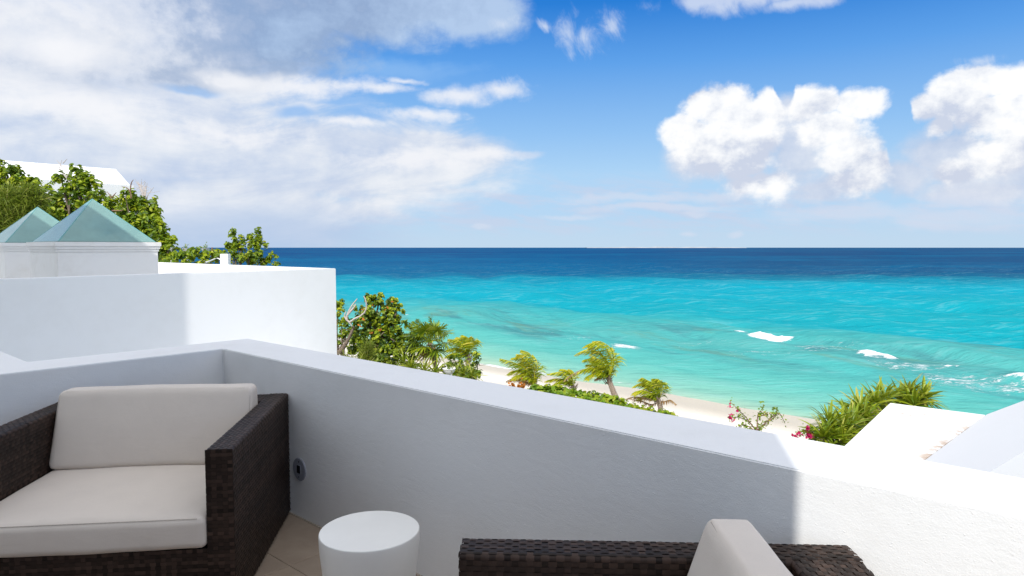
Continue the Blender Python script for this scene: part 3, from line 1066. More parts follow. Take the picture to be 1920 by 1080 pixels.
def skylight(cx, cy, label):
    c = np.array([cx, cy])
    t = thing('skylight_tower', w2(c, 0.55), label, 'skylight', 'glass pyramid skylights on the flat roof')
    h = 0.835
    obj('tower_wall', prism('tower_wall', square(c, h), 0.552, 1.52, 0.006), M['tower_plaster'], t)
    cn = obj('cornice', prism('cornice_lower', square(c, h, 0.016), 1.5205, 1.57, 0.006), M['tower_plaster'], t)
    obj('cornice', prism('cornice_mid', square(c, h, 0.034), 1.5705, 1.615, 0.006), M['tower_plaster'], t)
    obj('cornice', prism('cornice_cap', square(c, h, 0.052), 1.6155, 1.70, 0.010), M['tower_plaster'], t)
    base = [Vector(p[:2] + (1.702,)) for p in square(c, h - 0.03)]
    apex = Vector((cx, cy, 2.52))
    for i in range(4):
        a, b = base[i], base[(i + 1) % 4]
        n = (b - a).cross(apex - a).normalized() * 0.012
        g = 0.012
        m_ = (a + b + apex) / 3
        tri = [m_ + (v - m_) * (1 - g) for v in (a, b, apex)]
        bm = bmesh.new()
        f0 = [bm.verts.new(v - n * 0.5) for v in tri]
        f1 = [bm.verts.new(v + n * 0.5) for v in tri]
        bm.faces.new(f0[::-1]); bm.faces.new(f1)
        for k in range(3):
            bm.faces.new((f0[k], f0[(k + 1) % 3], f1[(k + 1) % 3], f1[k]))
        obj('glass_pane', bm_mesh('glass_pane', bm), M['glass'], t)
        acc = Acc()
        acc.tube([np.array(a), np.array(apex)], [0.012, 0.010], 6)
        obj('hip_joint', acc.mesh('hip_joint', True), M['glass_bar'], t)
    return t


skylight(-8.0, 12.97, 'nearer glass pyramid skylight on its white square tower, the taller one in full view')
skylight(-10.85, 15.55, 'farther glass pyramid skylight, partly hidden behind the nearer one at the left edge')

# ------------------------------------------------------------------ white house in the trees, upper left
yA = 34.0
A0 = PD(252, 348, yA)
dirA = np.array([0.67, 0.742])
z347 = A0[2]
base0 = A0[:2]
lf = base0 - dirA * 15
nA = np.array([-0.742, 0.67])
wh = thing('hillside_house', w2(base0, -4), 'white house with a steep white roof half hidden in the trees at upper left', 'house')
obj('wall', prism('hillside_wall', [w2(base0), w2(lf), w2(lf + nA * 9), w2(base0 + nA * 9)], -4, z347, 0.03), M['far_plaster'], wh)
bm = bmesh.new()
o0 = PD(241, 348, yA)[:2]
o0 = base0 + dirA * ((o0 - base0) @ dirA) + nA * 0.02
rt_ = ray(217, 317)
q_ = ((o0 + nA * 1.3) @ nA) / (rt_[:2] @ nA)
h_ = np.array([0, 0, EYE]) + rt_ * q_
b0, b1 = o0, lf
u0 = h_[:2]
u1 = lf + nA * 1.3
u2 = lf + nA * 7.4
u3 = u0 + nA * 6.1
b2 = lf + nA * 9
b3 = o0 + nA * 9
z0 = z347 + 0.004
z1 = float(h_[2])
vs = [bm.verts.new(w2(p, z0)) for p in (b0, b1, b2, b3)] + [bm.verts.new(w2(p, z1)) for p in (u0, u1, u2, u3)]
for f in ((0, 1, 5, 4), (1, 2, 6, 5), (2, 3, 7, 6), (3, 0, 4, 7), (4, 5, 6, 7), (3, 2, 1, 0)):
    bm.faces.new([vs[i] for i in f])
obj('roof', bm_mesh('hillside_roof', bm), M['far_plaster'], wh)

# ------------------------------------------------------------------ lower flat roof on the right and its ramp wall
ZB = 0.65
r0 = P(1668, 755, ZB); r1 = P(1850, 778, ZB); r2 = P(1585, 833, ZB)
dn = (r2 - r0)[:2]; dn /= np.linalg.norm(dn)
WN = float(ci @ N) + TH + 0.012


def to_wall(p, d):
    return p + d * ((WN - p @ N) / (d @ N))


rbld = thing('annex', w2(r0[:2], -5), 'white annex with a rust-stained flat roof below the terrace wall on the right', 'building')
ft = (P(1746, 855, ZB) - r1)[:2]; ft /= np.linalg.norm(ft)
near0 = to_wall(r0[:2], dn)
gw = to_wall(r1[:2], ft)
me = prism('annex_roof', [w2(p) for p in (r0[:2], r1[:2], gw, near0)], -5, ZB, 0.006)
ro = obj('flat_roof', me, M['roof'], rbld)
ang = math.atan2(ft[1], ft[0]) - math.pi / 2
Mloc = Matrix.Translation((r1[0], r1[1], 0)) @ Matrix.Rotation(ang, 4, 'Z')
xa = Mloc.to_3x3() @ Vector((1, 0, 0))
if Vector((*(r0 - r1)[:2], 0)).dot(xa) < 0:
    Mloc = Mloc @ Matrix.Diagonal((-1, 1, 1, 1))
    me.flip_normals()
me.transform(Mloc.inverted())
ro.matrix_parent_inverse = Matrix.Identity(4)
ro.matrix_basis = Matrix.Translation(-rbld.location) @ Mloc
# the sloping roof rising to the right of it: one plane through its foot line and its far edge
e_ = np.array([ft[0], ft[1], 0.0])
r = ray(1920, 752)
h_ = np.array([0, 0, EYE]) + r * ((r1[:2] @ N) / (r[:2] @ N))
pn = np.cross(e_, h_ - r1); pn /= np.linalg.norm(pn)
c0 = np.array([0, 0, EYE])


def on_plane(px, py):
    r_ = ray(px, py)
    return c0 + r_ * (((r1 - c0) @ pn) / (r_ @ pn))


B0 = on_plane(1857, 886); B1 = on_plane(1920, 848)
db = (B1 - B0)[:2]; db /= np.linalg.norm(db)


def zp(p):
    return float(r1[2] + 0.003 - (pn[0] * (p[0] - r1[0]) + pn[1] * (p[1] - r1[1])) / pn[2])


AA = np.array([[T[0], -db[0]], [T[1], -db[1]]])
Xs = r1[:2] + T * np.linalg.solve(AA, B0[:2] - r1[:2])[0]
sl = [r1[:2] + T * 0.002, Xs, B0[:2], gw + T * 0.002]
if B0[:2] @ N < WN: print('B0 inside wall', B0[:2] @ N, WN)
obj('sloping_roof', prism('sloping_roof', [w2(p) for p in sl], -5, 1, 0, tops=[zp(p) for p in sl]), M['shade_toned_white'], rbld)

# ------------------------------------------------------------------ woven armchairs
def weave(fn, U, V, cu=0.0215, cv=0.0165, h=0.0023):
    """basket weave over a surface: fn(u, v) -> position, normal; every visible strand piece is a bulged patch"""
    nu, nv = max(2, round(U / cu)), max(2, round(V / cv))
    cu, cv = U / nu, V / nv
    g = np.random.default_rng(int(U * 1000 + V * 77))
    k = 4
    a = np.linspace(0, 1, k)
    la, lb = np.meshgrid(a, a, indexing='ij')
    la, lb = la.ravel(), lb.ravel()
    I, Jx = np.meshgrid(np.arange(nu), np.arange(nv), indexing='ij')
    I, Jx = I.ravel()[:, None], Jx.ravel()[:, None]
    over = ((I + Jx) % 2 == 0)
    ea = np.where(over, 1.16, 0.90)
    eb = np.where(over, 0.94, 1.06)
    u = (I + 0.5 + (la[None] - 0.5) * ea) * cu
    v = (Jx + 0.5 + (lb[None] - 0.5) * eb) * cv
    u = np.clip(u, 0, U); v = np.clip(v, 0, V)
    ha = 1 - (2 * la[None] - 1) ** 2
    hb = 1 - (2 * lb[None] - 1) ** 4
    z = np.where(over, h * (0.15 + 0.85 * ha) * (0.65 + 0.35 * hb), h * (-0.45 + 0.5 * (1 - (2 * lb[None] - 1) ** 2)))
    z = z + g.normal(0, h * 0.10, I.shape)
    p, n = fn(u.ravel(), v.ravel())
    p = p + n * z.ravel()[:, None]
    base = np.arange(len(I))[:, None] * (k * k)
    q = []
    for i in range(k - 1):
        for j in range(k - 1):
            q.append([i * k + j, i * k + j + 1, (i + 1) * k + j + 1, (i + 1) * k + j])
    q = (base[:, None] + np.array(q)[None]).reshape(-1, 4)
    strand = g.uniform(0, 1, nv + nu + 2)
    t = np.where(over, strand[Jx], strand[nv + I]) * 0.7 + g.uniform(0, 0.3, I.shape)
    return p, q, np.repeat(t.ravel(), k * k)


def profile_fn(loop, rad, place):
    """loop: polyline corners (a,b) rounded by rad; place(u, a, b, na, nb) -> pos, normal arrays"""
    pts = []
    loop = [np.array(p, float) for p in loop]
    for i, p in enumerate(loop):
        if i == 0 or i == len(loop) - 1:
            pts.append(p); continue
        d0 = (loop[i - 1] - p); d0 /= np.linalg.norm(d0)
        d1 = (loop[i + 1] - p); d1 /= np.linalg.norm(d1)
        c = p + (d0 + d1) * rad
        for k in range(6):
            t = k / 5
            a0 = -d1; a1 = -d0
            w = math.cos(t * math.pi / 2) * a0 + math.sin(t * math.pi / 2) * a1
            pts.append(c + w * rad)
    pts = np.array(pts)
    seg = np.linalg.norm(np.diff(pts, axis=0), axis=1)
    s = np.concatenate([[0], np.cumsum(seg)])
    tan = np.gradient(pts, s, axis=0)
    tan /= np.linalg.norm(tan, axis=1)[:, None]

    def fn(u, v):
        a = np.interp(v, s, pts[:, 0]); b = np.interp(v, s, pts[:, 1])
        ta = np.interp(v, s, tan[:, 0]); tb = np.interp(v, s, tan[:, 1])
        return place(u, a, b, tb, -ta)
    return fn, s[-1]


def plane_fn(o, du, dv):
    o, du, dv = (np.array(t, float) for t in (o, du, dv))
    n = np.cross(du, dv)

    def fn(u, v):
        p = o + u[:, None] * du + v[:, None] * dv
        return p, np.broadcast_to(n, p.shape)
    return fn


CW, CD, CH, AW, BW = 1.25, 1.13, 0.73, 0.115, 0.20


def box_mesh(name, x0, x1, y0, y1, z0, z1):
    return prism(name, [(x0, y0), (x1, y0), (x1, y1), (x0, y1)], z0, z1, 0.004, 1)


def local(o):
    o.matrix_parent_inverse = Matrix.Identity(4)
    return o


def cushion_mesh(name, c8, rad, puff, n=26):
    """rounded, slightly stuffed box warped onto eight corners (x-, x+; front/back; bottom/top)"""
    c8 = np.array(c8, float).reshape(2, 2, 2, 3)   # [x][y][z]
    dims = np.array([np.linalg.norm(c8[1, 0, 0] - c8[0, 0, 0]), np.linalg.norm(c8[0, 1, 0] - c8[0, 0, 0]), np.linalg.norm(c8[0, 0, 1] - c8[0, 0, 0])])
    bm = bmesh.new()
    bmesh.ops.create_cube(bm, size=2.0)
    bmesh.ops.subdivide_edges(bm, edges=bm.edges[:], cuts=n, use_grid_fill=True)
    hd = dims / 2
    for v in bm.verts:
        p = np.array(v.co)
        # concentrate the grid near the edges
        p = np.sign(p) * (1 - (1 - np.abs(p)) ** 1.7)
        inn = np.clip(p * hd, -(hd - rad), hd - rad)
        d = p * hd - inn
        l = np.linalg.norm(d)
        if l > 1e-9:
            d = d / l * rad
        q_ = inn + d
        u = q_ / hd
        bulge = np.array([puff[k] * np.sign(u[k]) * (abs(u[k]) ** 3) * (1 - u[(k + 1) % 3] ** 2) ** 0.6 * (1 - u[(k + 2) % 3] ** 2) ** 0.6 if max(abs(u[(k + 1) % 3]), abs(u[(k + 2) % 3])) < 1 else 0 for k in range(3)])
        w = (u + 1) / 2
        pos_ = np.zeros(3)
        for i in (0, 1):
            for j in (0, 1):
                for k in (0, 1):
                    wt = (w[0] if i else 1 - w[0]) * (w[1] if j else 1 - w[1]) * (w[2] if k else 1 - w[2])
                    pos_ += wt * c8[i, j, k]
        wob = 0.0012 * math.sin(pos_[0] * 9 + 1) * math.sin(pos_[2] * 17) + 0.0006 * math.sin(pos_[0] * 23 + pos_[1] * 19)
        v.co = Vector(pos_ + bulge + np.array([0, wob, wob]))
    me = bm_mesh(name, bm, True)
    return me


def stitches(name, path, n_per_m=190, off=0.0):
    path = np.asarray(path)
    s = np.concatenate([[0], np.cumsum(np.linalg.norm(np.diff(path, axis=0), axis=1))])
    acc = Acc()
    n = int(s[-1] * n_per_m)
    for k in range(n):
        a, b = (k + 0.15) / n_per_m, (k + 0.75) / n_per_m
        pa = np.array([np.interp(a, s, path[:, i]) for i in range(3)])
        pb = np.array([np.interp(b, s, path[:, i]) for i in range(3)])
        acc.tube([pa, pb], [0.0015, 0.0015], 4)
    return acc.mesh(name)


def make_armchair():
    t = thing('wicker_armchair', (0, 0, 0), 'x', 'armchair', 'dark wicker armchairs with taupe cushions')
    for side in (0, 1):
        xo, xi = (0.0, -AW) if side == 0 else (-CW, -CW + AW)      # outer, inner
        a = local(obj('arm', box_mesh('arm', min(xo, xi) + .004, max(xo, xi) - .004, .004, CD - .004, .02, CH - .004), M['core'], t))
        acc = Acc()
        lp = [(xo, 0.02), (xo, CH), (xi, CH), (xi, 0.25)]
        sg = 1 if side == 0 else -1

        def place(u, aa, bb, na, nb, sg=sg):
            p = np.stack([aa, u, bb], -1)
            n = np.stack([na, 0 * na, nb], -1) * sg
            return p, n
        fn, V = profile_fn(lp, 0.014, place)
        p, q, tt = weave(fn, CD, V)
        acc.add(p, q, a=tt)
        x0 = min(xo, xi)
        p, q, tt = weave(plane_fn((x0, 0, 0.02), (1, 0, 0), (0, 0, 1)), AW, CH - 0.02)
        acc.add(p, q, a=tt)
        w = local(obj('weave', acc.mesh('arm_weave', True), M['wicker'], a)); tag(w, kind='stuff')
    b = local(obj('back_frame', box_mesh('back_frame', -CW + AW, -AW, CD - BW + .004, CD - .004, .02, CH - .006), M['core'], t))
    acc = Acc()
    lp = [(CD, 0.02), (CD, CH - 0.002), (CD - BW, CH - 0.002), (CD - BW, 0.3)]

    def place2(u, aa, bb, na, nb):
        return np.stack([-CW + 0.02 + u, aa, bb], -1), np.stack([0 * na, na, nb], -1)
    fn, V = profile_fn(lp, 0.014, place2)
    p, q, tt = weave(fn, CW - 0.04, V)
    acc.add(p, q, a=tt)
    w = local(obj('weave', acc.mesh('back_weave', True), M['wicker'], b)); tag(w, kind='stuff')
    s = local(obj('seat_frame', box_mesh('seat_frame', -CW + AW, -AW, .006, CD - BW, .02, .292), M['core'], t))
    p, q, tt = weave(plane_fn((-CW + AW, 0.003, 0.02), (1, 0, 0), (0, 0, 1)), CW - 2 * AW, 0.272)
    acc = Acc(); acc.add(p, q, a=tt)
    w = local(obj('weave', acc.mesh('seat_frame_weave', True), M['wicker'], s)); tag(w, kind='stuff')
    for (fx, fy) in ((-.06, .06), (-CW + .06, .06), (-.06, CD - .06), (-CW + .06, CD - .06)):
        local(obj('foot', prism('foot', [(fx - .02, fy - .02), (fx + .02, fy - .02), (fx + .02, fy + .02), (fx - .02, fy + .02)], 0.0, 0.02, 0.002), M['black'], t))
    # seat cushion
    xa, xb = -CW + AW + .002, -AW - .002
    y0, y1, za, zb = -0.018, 0.925, 0.295, 0.437
    c8 = [[[(xa, y0, za), (xa, y0, zb)], [(xa, y1, za), (xa, y1, zb)]], [[(xb, y0, za), (xb, y0, zb)], [(xb, y1, za), (xb, y1, zb)]]]
    sc = local(obj('seat_cushion', cushion_mesh('seat_cushion', c8, 0.032, (0.004, 0.006, 0.016)), M['fabric'], t))
    xs = np.linspace(xa + .03, xb - .03, 60)
    path = [(x, y0 + 0.0085, zb - 0.0085) for x in xs]
    local(obj('stitching', stitches('seat_stitching', np.array(path) + [0, -0.0028, 0.0030]), M['thread'], sc))
    # back cushion: a wedge, leaning
    yb0, yb1, yt0, yt1 = 0.69, 0.925, 0.815, 0.935
    zb0, zt = 0.442, 0.835
    xa2, xb2 = xa + .0, xb - .0
    tk = 0.012
    c8 = [[[(xa2, yb0, zb0), (xa2 + tk, yt0, zt)], [(xa2, yb1, zb0), (xa2 + tk, yt1, zt)]],
          [[(xb2, yb0, zb0), (xb2 - tk, yt0, zt)], [(xb2, yb1, zb0), (xb2 - tk, yt1, zt)]]]
    bc = local(obj('back_cushion', cushion_mesh('back_cushion', c8, 0.034, (0.004, 0.012, 0.006)), M['fabric'], t))
    xs = np.linspace(xa2 + .045, xb2 - .045, 60)
    path = [(x, yt0 + 0.0085, zt - 0.009) for x in xs]
    local(obj('stitching', stitches('back_stitching', np.array(path) + [0, -0.0034, 0.0028]), M['thread'], bc))
    for xe, sg in ((xa2 + tk + .010, -1), (xb2 - tk - .010, 1)):
        path = [(xe + (tk * sg) * (1 - k), yb0 + (yt0 - yb0) * k + 0.0085, zb0 + (zt - zb0) * k) for k in np.linspace(.10, .9, 20)]
        local(obj('stitching', stitches('side_stitching', np.array(path) + [sg * 0.0015, -0.0035, 0.0]), M['thread'], bc))
    return t


def copy_tree(o, parent=None):
    c = o.copy()
    COL.objects.link(c)
    c.parent = parent
    if parent is not None:
        c.matrix_parent_inverse = o.matrix_parent_inverse.copy()
    for ch in [k for k in bpy.data.objects if k.parent == o]:
        copy_tree(ch, c)
    return c


ch1 = make_armchair()
ch1['label'] = 'wicker armchair facing the camera, fitted into the corner of the terrace wall'
ch2 = copy_tree(ch1)
ch1.location = (-1.21, 2.88, 0)
ch1.rotation_euler = (0, 0, math.radians(6.5))
ch2.location = (-0.198, 0.738, 0)
ch2.rotation_euler = (0, 0, math.radians(-92.35))
for c_ in ch2.children:
    if c_.name.startswith('back_cushion'): c_.location = (0, -0.125, 0.026)
ch2['label'] = 'wicker armchair at the bottom of the photo seen side-on, its back catching the sun'

# ------------------------------------------------------------------ stool
prof = [(0.0, 0.0), (0.134, 0.0), (0.140, 0.006), (0.152, 0.06), (0.170, 0.15), (0.186, 0.26), (0.197, 0.36), (0.2005, 0.40), (0.2018, 0.43), (0.2016, 0.444), (0.2013, 0.4465), (0.2005, 0.4488), (0.1992, 0.4499), (0.1982, 0.4503), (0.1975, 0.4503), (0.12, 0.4503), (0.0, 0.4503)]
n = 96
ps = np.array(prof)
ang = np.linspace(0, 2 * np.pi, n, endpoint=False)
v = np.stack([ps[:, 0][:, None] * np.cos(ang), ps[:, 0][:, None] * np.sin(ang), np.repeat(ps[:, 1][:, None], n, 1)], -1).reshape(-1, 3)
i = np.arange(len(ps) - 1)[:, None] * n; j = np.arange(n)[None]
f = np.stack([i + j, i + (j + 1) % n, i + n + (j + 1) % n, i + n + j], -1).reshape(-1, 4)
bm = bmesh.new()
vv = [bm.verts.new(p) for p in v]
for q in f:
    try: bm.faces.new([vv[k] for k in q])
    except ValueError: pass
bmesh.ops.remove_doubles(bm, verts=bm.verts[:], dist=1e-6)
me = bm_mesh('drum_stool', bm, True)
st = obj('drum_stool', me, M['stool'])
st.location = (-0.581, 2.697, 0.0)
tag(st, 'round white drum stool used as a side table between the two armchairs', 'stool')

# ------------------------------------------------------------------ wall outlet
r = ray(562.5, 879.5)
t_ = (sW - 0) / (r[:2] @ N)
pc = np.array([0, 0, EYE]) + r * t_
so = thing('wall_outlet', tuple(pc), 'small round grey metal outlet plate on the shaded wall beside the armchair', 'outlet')


def disc(name, rad, h0, h1, bev, sides=48, dz=0.0, dx=0.0, mat='plate', parent=None, hole=None):
    bm = bmesh.new()
    ring = [bm.verts.new((dx + rad * math.cos(k / sides * 2 * math.pi), dz + rad * math.sin(k / sides * 2 * math.pi), h0)) for k in range(sides)]
    f_ = bm.faces.new(ring)
    r_ = bmesh.ops.extrude_face_region(bm, geom=[f_])
    bmesh.ops.translate(bm, verts=[e for e in r_['geom'] if isinstance(e, bmesh.types.BMVert)], vec=(0, 0, h1 - h0))
    bmesh.ops.recalc_face_normals(bm, faces=bm.faces[:])
    top = [e for e in bm.edges if all(abs(v_.co.z - h1) < 1e-7 for v_ in e.verts)]
    bmesh.ops.bevel(bm, geom=top, offset=bev, segments=3, affect='EDGES')
    return obj(name, bm_mesh(name, bm), M[mat], parent)


# local frame: x along the wall, y up, z out of the wall
so.rotation_euler = Matrix(((T[0], 0, -N[0]), (T[1], 0, -N[1]), (0, 1, 0))).to_euler()
pl = local(disc('plate', 0.068, 0.0002, 0.0075, 0.003, parent=so))
fr_ = local(obj('socket_frame', prism('socket_frame', [(-.021, -.026), (.021, -.026), (.021, .026), (-.021, .026)], 0.0077, 0.0095, 0.0006), M['plate'], so))
local(obj('socket_opening', prism('socket_opening', [(-.018, -.023), (.018, -.023), (.018, .023), (-.018, .023)], 0.0097, 0.0102, 0.0), M['black'], so))
for yy in (-.045, .045):
    local(disc('screw', 0.0042, 0.0077, 0.0092, 0.0006, 16, yy, 0.0, 'black', so))

# ------------------------------------------------------------------ vegetation
G = np.random.default_rng(11)


def unit(v):
    return v / (np.linalg.norm(v, axis=-1, keepdims=True) + 1e-9)


def leaves(acc, P_, nrm, size, aspect=0.6, tint=None, fold=0.18, g=G):
    """round-ended folded leaves, six points each"""
    n = len(P_)
    nrm = unit(nrm)
    d = unit(np.cross(nrm, g.normal(size=(n, 3))))
    s = np.cross(nrm, d)
    L = (size * g.uniform(0.65, 1.3, n))[:, None]
    W = L * aspect * 0.5
    b = P_ - d * L * 0.5
    up = nrm * L * fold
    l1 = b + d * L * 0.30 + s * W * 0.9 + up
    l2 = b + d * L * 0.72 + s * W * 0.8 + up
    tp = b + d * L
    r2 = b + d * L * 0.72 - s * W * 0.8 + up
    r1 = b + d * L * 0.30 - s * W * 0.9 + up
    v = np.stack([b, l1, l2, tp, r2, r1], 1).reshape(-1, 3)
    i = np.arange(n)[:, None] * 6
    q = np.concatenate([i + np.array([0, 1, 2, 3]), i + np.array([0, 3, 4, 5])])
    if tint is None: tint = g.uniform(0, 1, n)
    acc.add(v, q, a=np.repeat(tint, 6))


def blob3(px, py, rx, ry, D, deep=0.8):
    c = PD(px, py, D)
    k = D / F
    return c, np.array([rx * k, rx * k * deep, ry * k])


def crown(acc, blobs, per, size, aspect=0.6, clump=0.24, tb=0.0, ragged=0.12):
    """blobs: (px, py, rx, ry, D). Leaves gather in clumps spread through every blob."""
    for (px, py, rx, ry, D) in blobs:
        c, r = blob3(px, py, rx, ry, D)
        area = rx * ry
        K = max(6, int(area / 20))
        dirs = unit(G.normal(size=(K, 3)))
        rad = G.uniform(0.12, 1.0, K) ** 0.5 + G.normal(0, ragged, K)
        cc = c + dirs * r * rad[:, None]
        m = max(6, int(per * 1.9 * area / K / 100))
        cr = clump * float(np.mean(r[[0, 2]])) * G.uniform(0.6, 1.3, K)
        cr = np.clip(cr, size * 0.8, size * 4.0)
        off = unit(G.normal(size=(K, m, 3))) * (G.uniform(0, 1, (K, m, 1)) ** 0.45) * cr[:, None, None]
        pts = (cc[:, None] + off).reshape(-1, 3)
        nr = (off / (cr[:, None, None] + 1e-6) * 0.9 + dirs[:, None] * 0.5 + np.array([0, -0.15, 0.75]) + G.normal(0, 0.45, off.shape)).reshape(-1, 3)
        tint = np.clip(np.repeat(G.uniform(0.2, 0.75, K), m) + G.normal(0, 0.2, K * m) + tb, 0, 0.9)
        leaves(acc, pts, nr, size, aspect, tint)


def limbs(acc, root, tips, r0, g=G, wob=0.12):
    """trunk that divides towards the blob centres"""
    root = np.array(root, float)
    tips = [np.array(t, float) for t in tips]
    mean = np.mean(tips, axis=0)
    fork = root + (mean - root) * 0.45
    tr = spline([root, root + (fork - root) * 0.5 + g.normal(0, wob, 3), fork], 9)
    acc.tube(tr, np.linspace(r0, r0 * 0.72, 9), 8)
    for t in tips:
        mid = fork + (t - fork) * 0.5 + g.normal(0, wob, 3) + np.array([0, 0, 0.1])
        pt = spline([fork, mid, t], 9)
        acc.tube(pt, np.linspace(r0 * 0.6, r0 * 0.14, 9), 6)
        for k in range(3):
            s = pt[4 + k]
            e = s + g.normal(0, 0.35, 3) * np.linalg.norm(t - fork) * 0.35 + np.array([0, 0, 0.2])
            acc.tube([s, (s + e) / 2 + g.normal(0, .05, 3), e], [r0 * 0.2, r0 * 0.13, r0 * 0.05], 5)


def branch_px(acc, pts, D, r0, r1, n=10, jit=0.0):
    c = [PD(px, py, D + (G.normal(0, jit) if jit else 0)) for px, py in pts]
    acc.tube(spline(c, n), np.linspace(r0, r1, n), 6)


def tree(name, label, cat, blobs, per, size, root_px, D, r0=0.12, mat='leaf', aspect=0.6, group=None, tb=0.0, clump=0.24, extra=None, root_dy=0):
    rx = PD(root_px, 600, D)
    root = np.array([rx[0], D, float(ground_z(rx[0], D)) - 0.1])
    t = thing(name, tuple(root), label, cat, group)
    a = Acc()
    limbs(a, root, [blob3(*b)[0] for b in blobs][:9], r0)
    tk = obj('trunk', a.mesh('trunk', True), M['bark'], t)
    a = Acc()
    crown(a, blobs, per, size, aspect, clump, tb)
    cr = obj('crown', a.mesh('crown'), M[mat], t)
    tag(cr, kind='stuff')
    if extra: extra(t, tk, cr)
    return t


GL = 'trees behind the skylights'


def ex_bare1(t, tk, cr):
    a = Acc()
    D = 22
    for pts in ([(150, 372), (138, 352), (122, 330), (112, 316), (116, 300)], [(124, 334), (132, 318), (131, 305)], [(116, 312), (106, 300)],
                [(140, 356), (152, 345), (160, 338)], [(118, 306), (126, 298)], [(112, 318), (100, 312)]):
        branch_px(a, pts, D, 0.035 if len(pts) > 3 else 0.018, 0.006)
    obj('bare_branch', a.mesh('bare_branch', True), M['dead_wood'], t)


def twig_burst(name, base, D, t, spread=40, up=60, n=14, mat='dead_wood', r=0.02):
    a = Acc()
    g = np.random.default_rng(int(base[0]))
    for k in range(n):
        ex = base[0] + g.normal(0, spread * 0.5)
        ey = base[1] - up * g.uniform(0.5, 1.0)
        mx_, my = (base[0] + (ex - base[0]) * 0.35), base[1] + (ey - base[1]) * 0.6
        branch_px(a, [base, (mx_, my), (ex, ey)], D, r, r * 0.3, 8)
        for q in range(3):
            branch_px(a, [(mx_ + (ex - mx_) * q * .3, my + (ey - my) * q * .3), (ex + g.normal(0, spread * .3), ey + g.normal(0, 8))], D, r * 0.35, r * 0.2, 3)
    obj('bare_branch', a.mesh('bare_branch', True), M[mat], t)


tree('broadleaf_tree', 'tall dense leafy tree at the left edge, in front of the white house roof', 'tree',
     [(14, 330, 30, 28, 23), (-20, 350, 40, 50, 23), (40, 365, 26, 30, 23), (60, 345, 16, 16, 23), (10, 400, 50, 45, 23.5), (-40, 420, 60, 60, 24)],
     34, 0.17, 0, 23, 0.16, group=GL)
tree('broadleaf_tree', 'leafy tree with a pale bare branch standing up before the white house wall', 'tree',
     [(115, 335, 16, 12, 22), (148, 330, 15, 16, 22), (155, 350, 24, 18, 22), (170, 345, 16, 16, 22), (132, 352, 14, 12, 22), (160, 372, 26, 16, 22),
      (100, 372, 36, 24, 22.4), (135, 395, 50, 30, 22.4), (80, 400, 40, 36, 22.6), (100, 420, 60, 36, 22.6)],
     30, 0.16, 110, 22.4, 0.15, group=GL, extra=ex_bare1)


def ex_bare2(t, tk, cr):
    twig_burst('bare_branch', (272, 385), 21.5, t, 30, 48, 12)
    a = Acc()
    for pts in ([(246, 372), (245, 362), (238, 352), (228, 350)], [(244, 360), (246, 344), (250, 337)], [(208, 372), (206, 366), (201, 360)], [(210, 370), (218, 361)],
                [(210, 395), (226, 395), (232, 393)]):
        a = Acc()
        branch_px(a, pts, 21, 0.024, 0.008)
        obj('bare_branch', a.mesh('bare_branch', True), M['twig'], t)


tree('broadleaf_tree', 'leafy tree with dry leafless twigs on top, directly behind the nearer glass pyramid', 'tree',
     [(182, 372, 18, 14, 21.5), (210, 385, 24, 18, 21.5), (245, 378, 22, 20, 21.5), (270, 385, 24, 20, 21.5), (288, 392, 12, 13, 21.5), (230, 410, 45, 24, 21.6),
      (265, 420, 32, 26, 21.4), (285, 425, 20, 30, 21.4), (290, 455, 24, 30, 21.2), (250, 455, 50, 34, 21.4)],
     30, 0.15, 245, 21.5, 0.14, group=GL, extra=ex_bare2)
tree('broadleaf_tree', 'small upright leafy tree just right of the nearer skylight tower', 'tree',
     [(298, 425, 10, 20, 20), (300, 455, 16, 24, 20), (318, 450, 8, 14, 20), (316, 470, 14, 16, 20), (300, 485, 22, 14, 20)],
     34, 0.14, 303, 20, 0.10, group=GL)


def feather(acc, c, r, n, L, w, g, droop=0.3, lean=(0, 0, 1)):
    d = unit(g.normal(size=(n, 3)) + np.array(lean) * 0.9)
    p = c + unit(g.normal(size=(n, 3))) * r * (g.uniform(0, 1, (n, 1)) ** 0.5)
    s = unit(np.cross(d, g.normal(size=(n, 3)))) * w
    LL = L * g.uniform(0.5, 1.3, (n, 1))
    a_ = p - s; b_ = p + s
    m = p + d * LL * 0.55
    e = p + d * LL + np.array([0, 0, -1]) * LL * droop
    v = np.stack([a_, b_, m + s * 0.8, m - s * 0.8, e], 1).reshape(-1, 3)
    i = np.arange(n)[:, None] * 5
    acc.add(v, np.concatenate([i + np.array([0, 1, 2, 3])]), i + np.array([3, 2, 4]), np.repeat(np.clip(g.normal(0.5, 0.22, n), 0, 1), 5))


def feathery(name, label, blobs, n, L, w, D, root_px, group=None):
    rx = PD(root_px, 600, D)
    root = np.array([rx[0], D, float(ground_z(rx[0], D)) - .1])
    t = thing(name, tuple(root), label, 'tree', group)
    a = Acc(); limbs(a, root, [blob3(*b)[0] for b in blobs][:6], 0.09)
    obj('trunk', a.mesh('trunk', True), M['bark'], t)
    a = Acc()
    g = np.random.default_rng(int(root_px + 50))
    for b in blobs:
        c, r = blob3(*b)
        feather(a, c, r, int(n * b[2] * b[3] / 400), L, w, g)
    tag(obj('crown', a.mesh('crown'), M['needle'], t), kind='stuff')


feathery('casuarina_tree', 'feathery fine-needled tree at the left edge, in front of the broadleaf trees',
         [(20, 395, 34, 40, 20), (58, 385, 22, 34, 20), (-10, 430, 50, 50, 20), (50, 430, 34, 34, 20)], 1500, 0.42, 0.012, 20, 20)

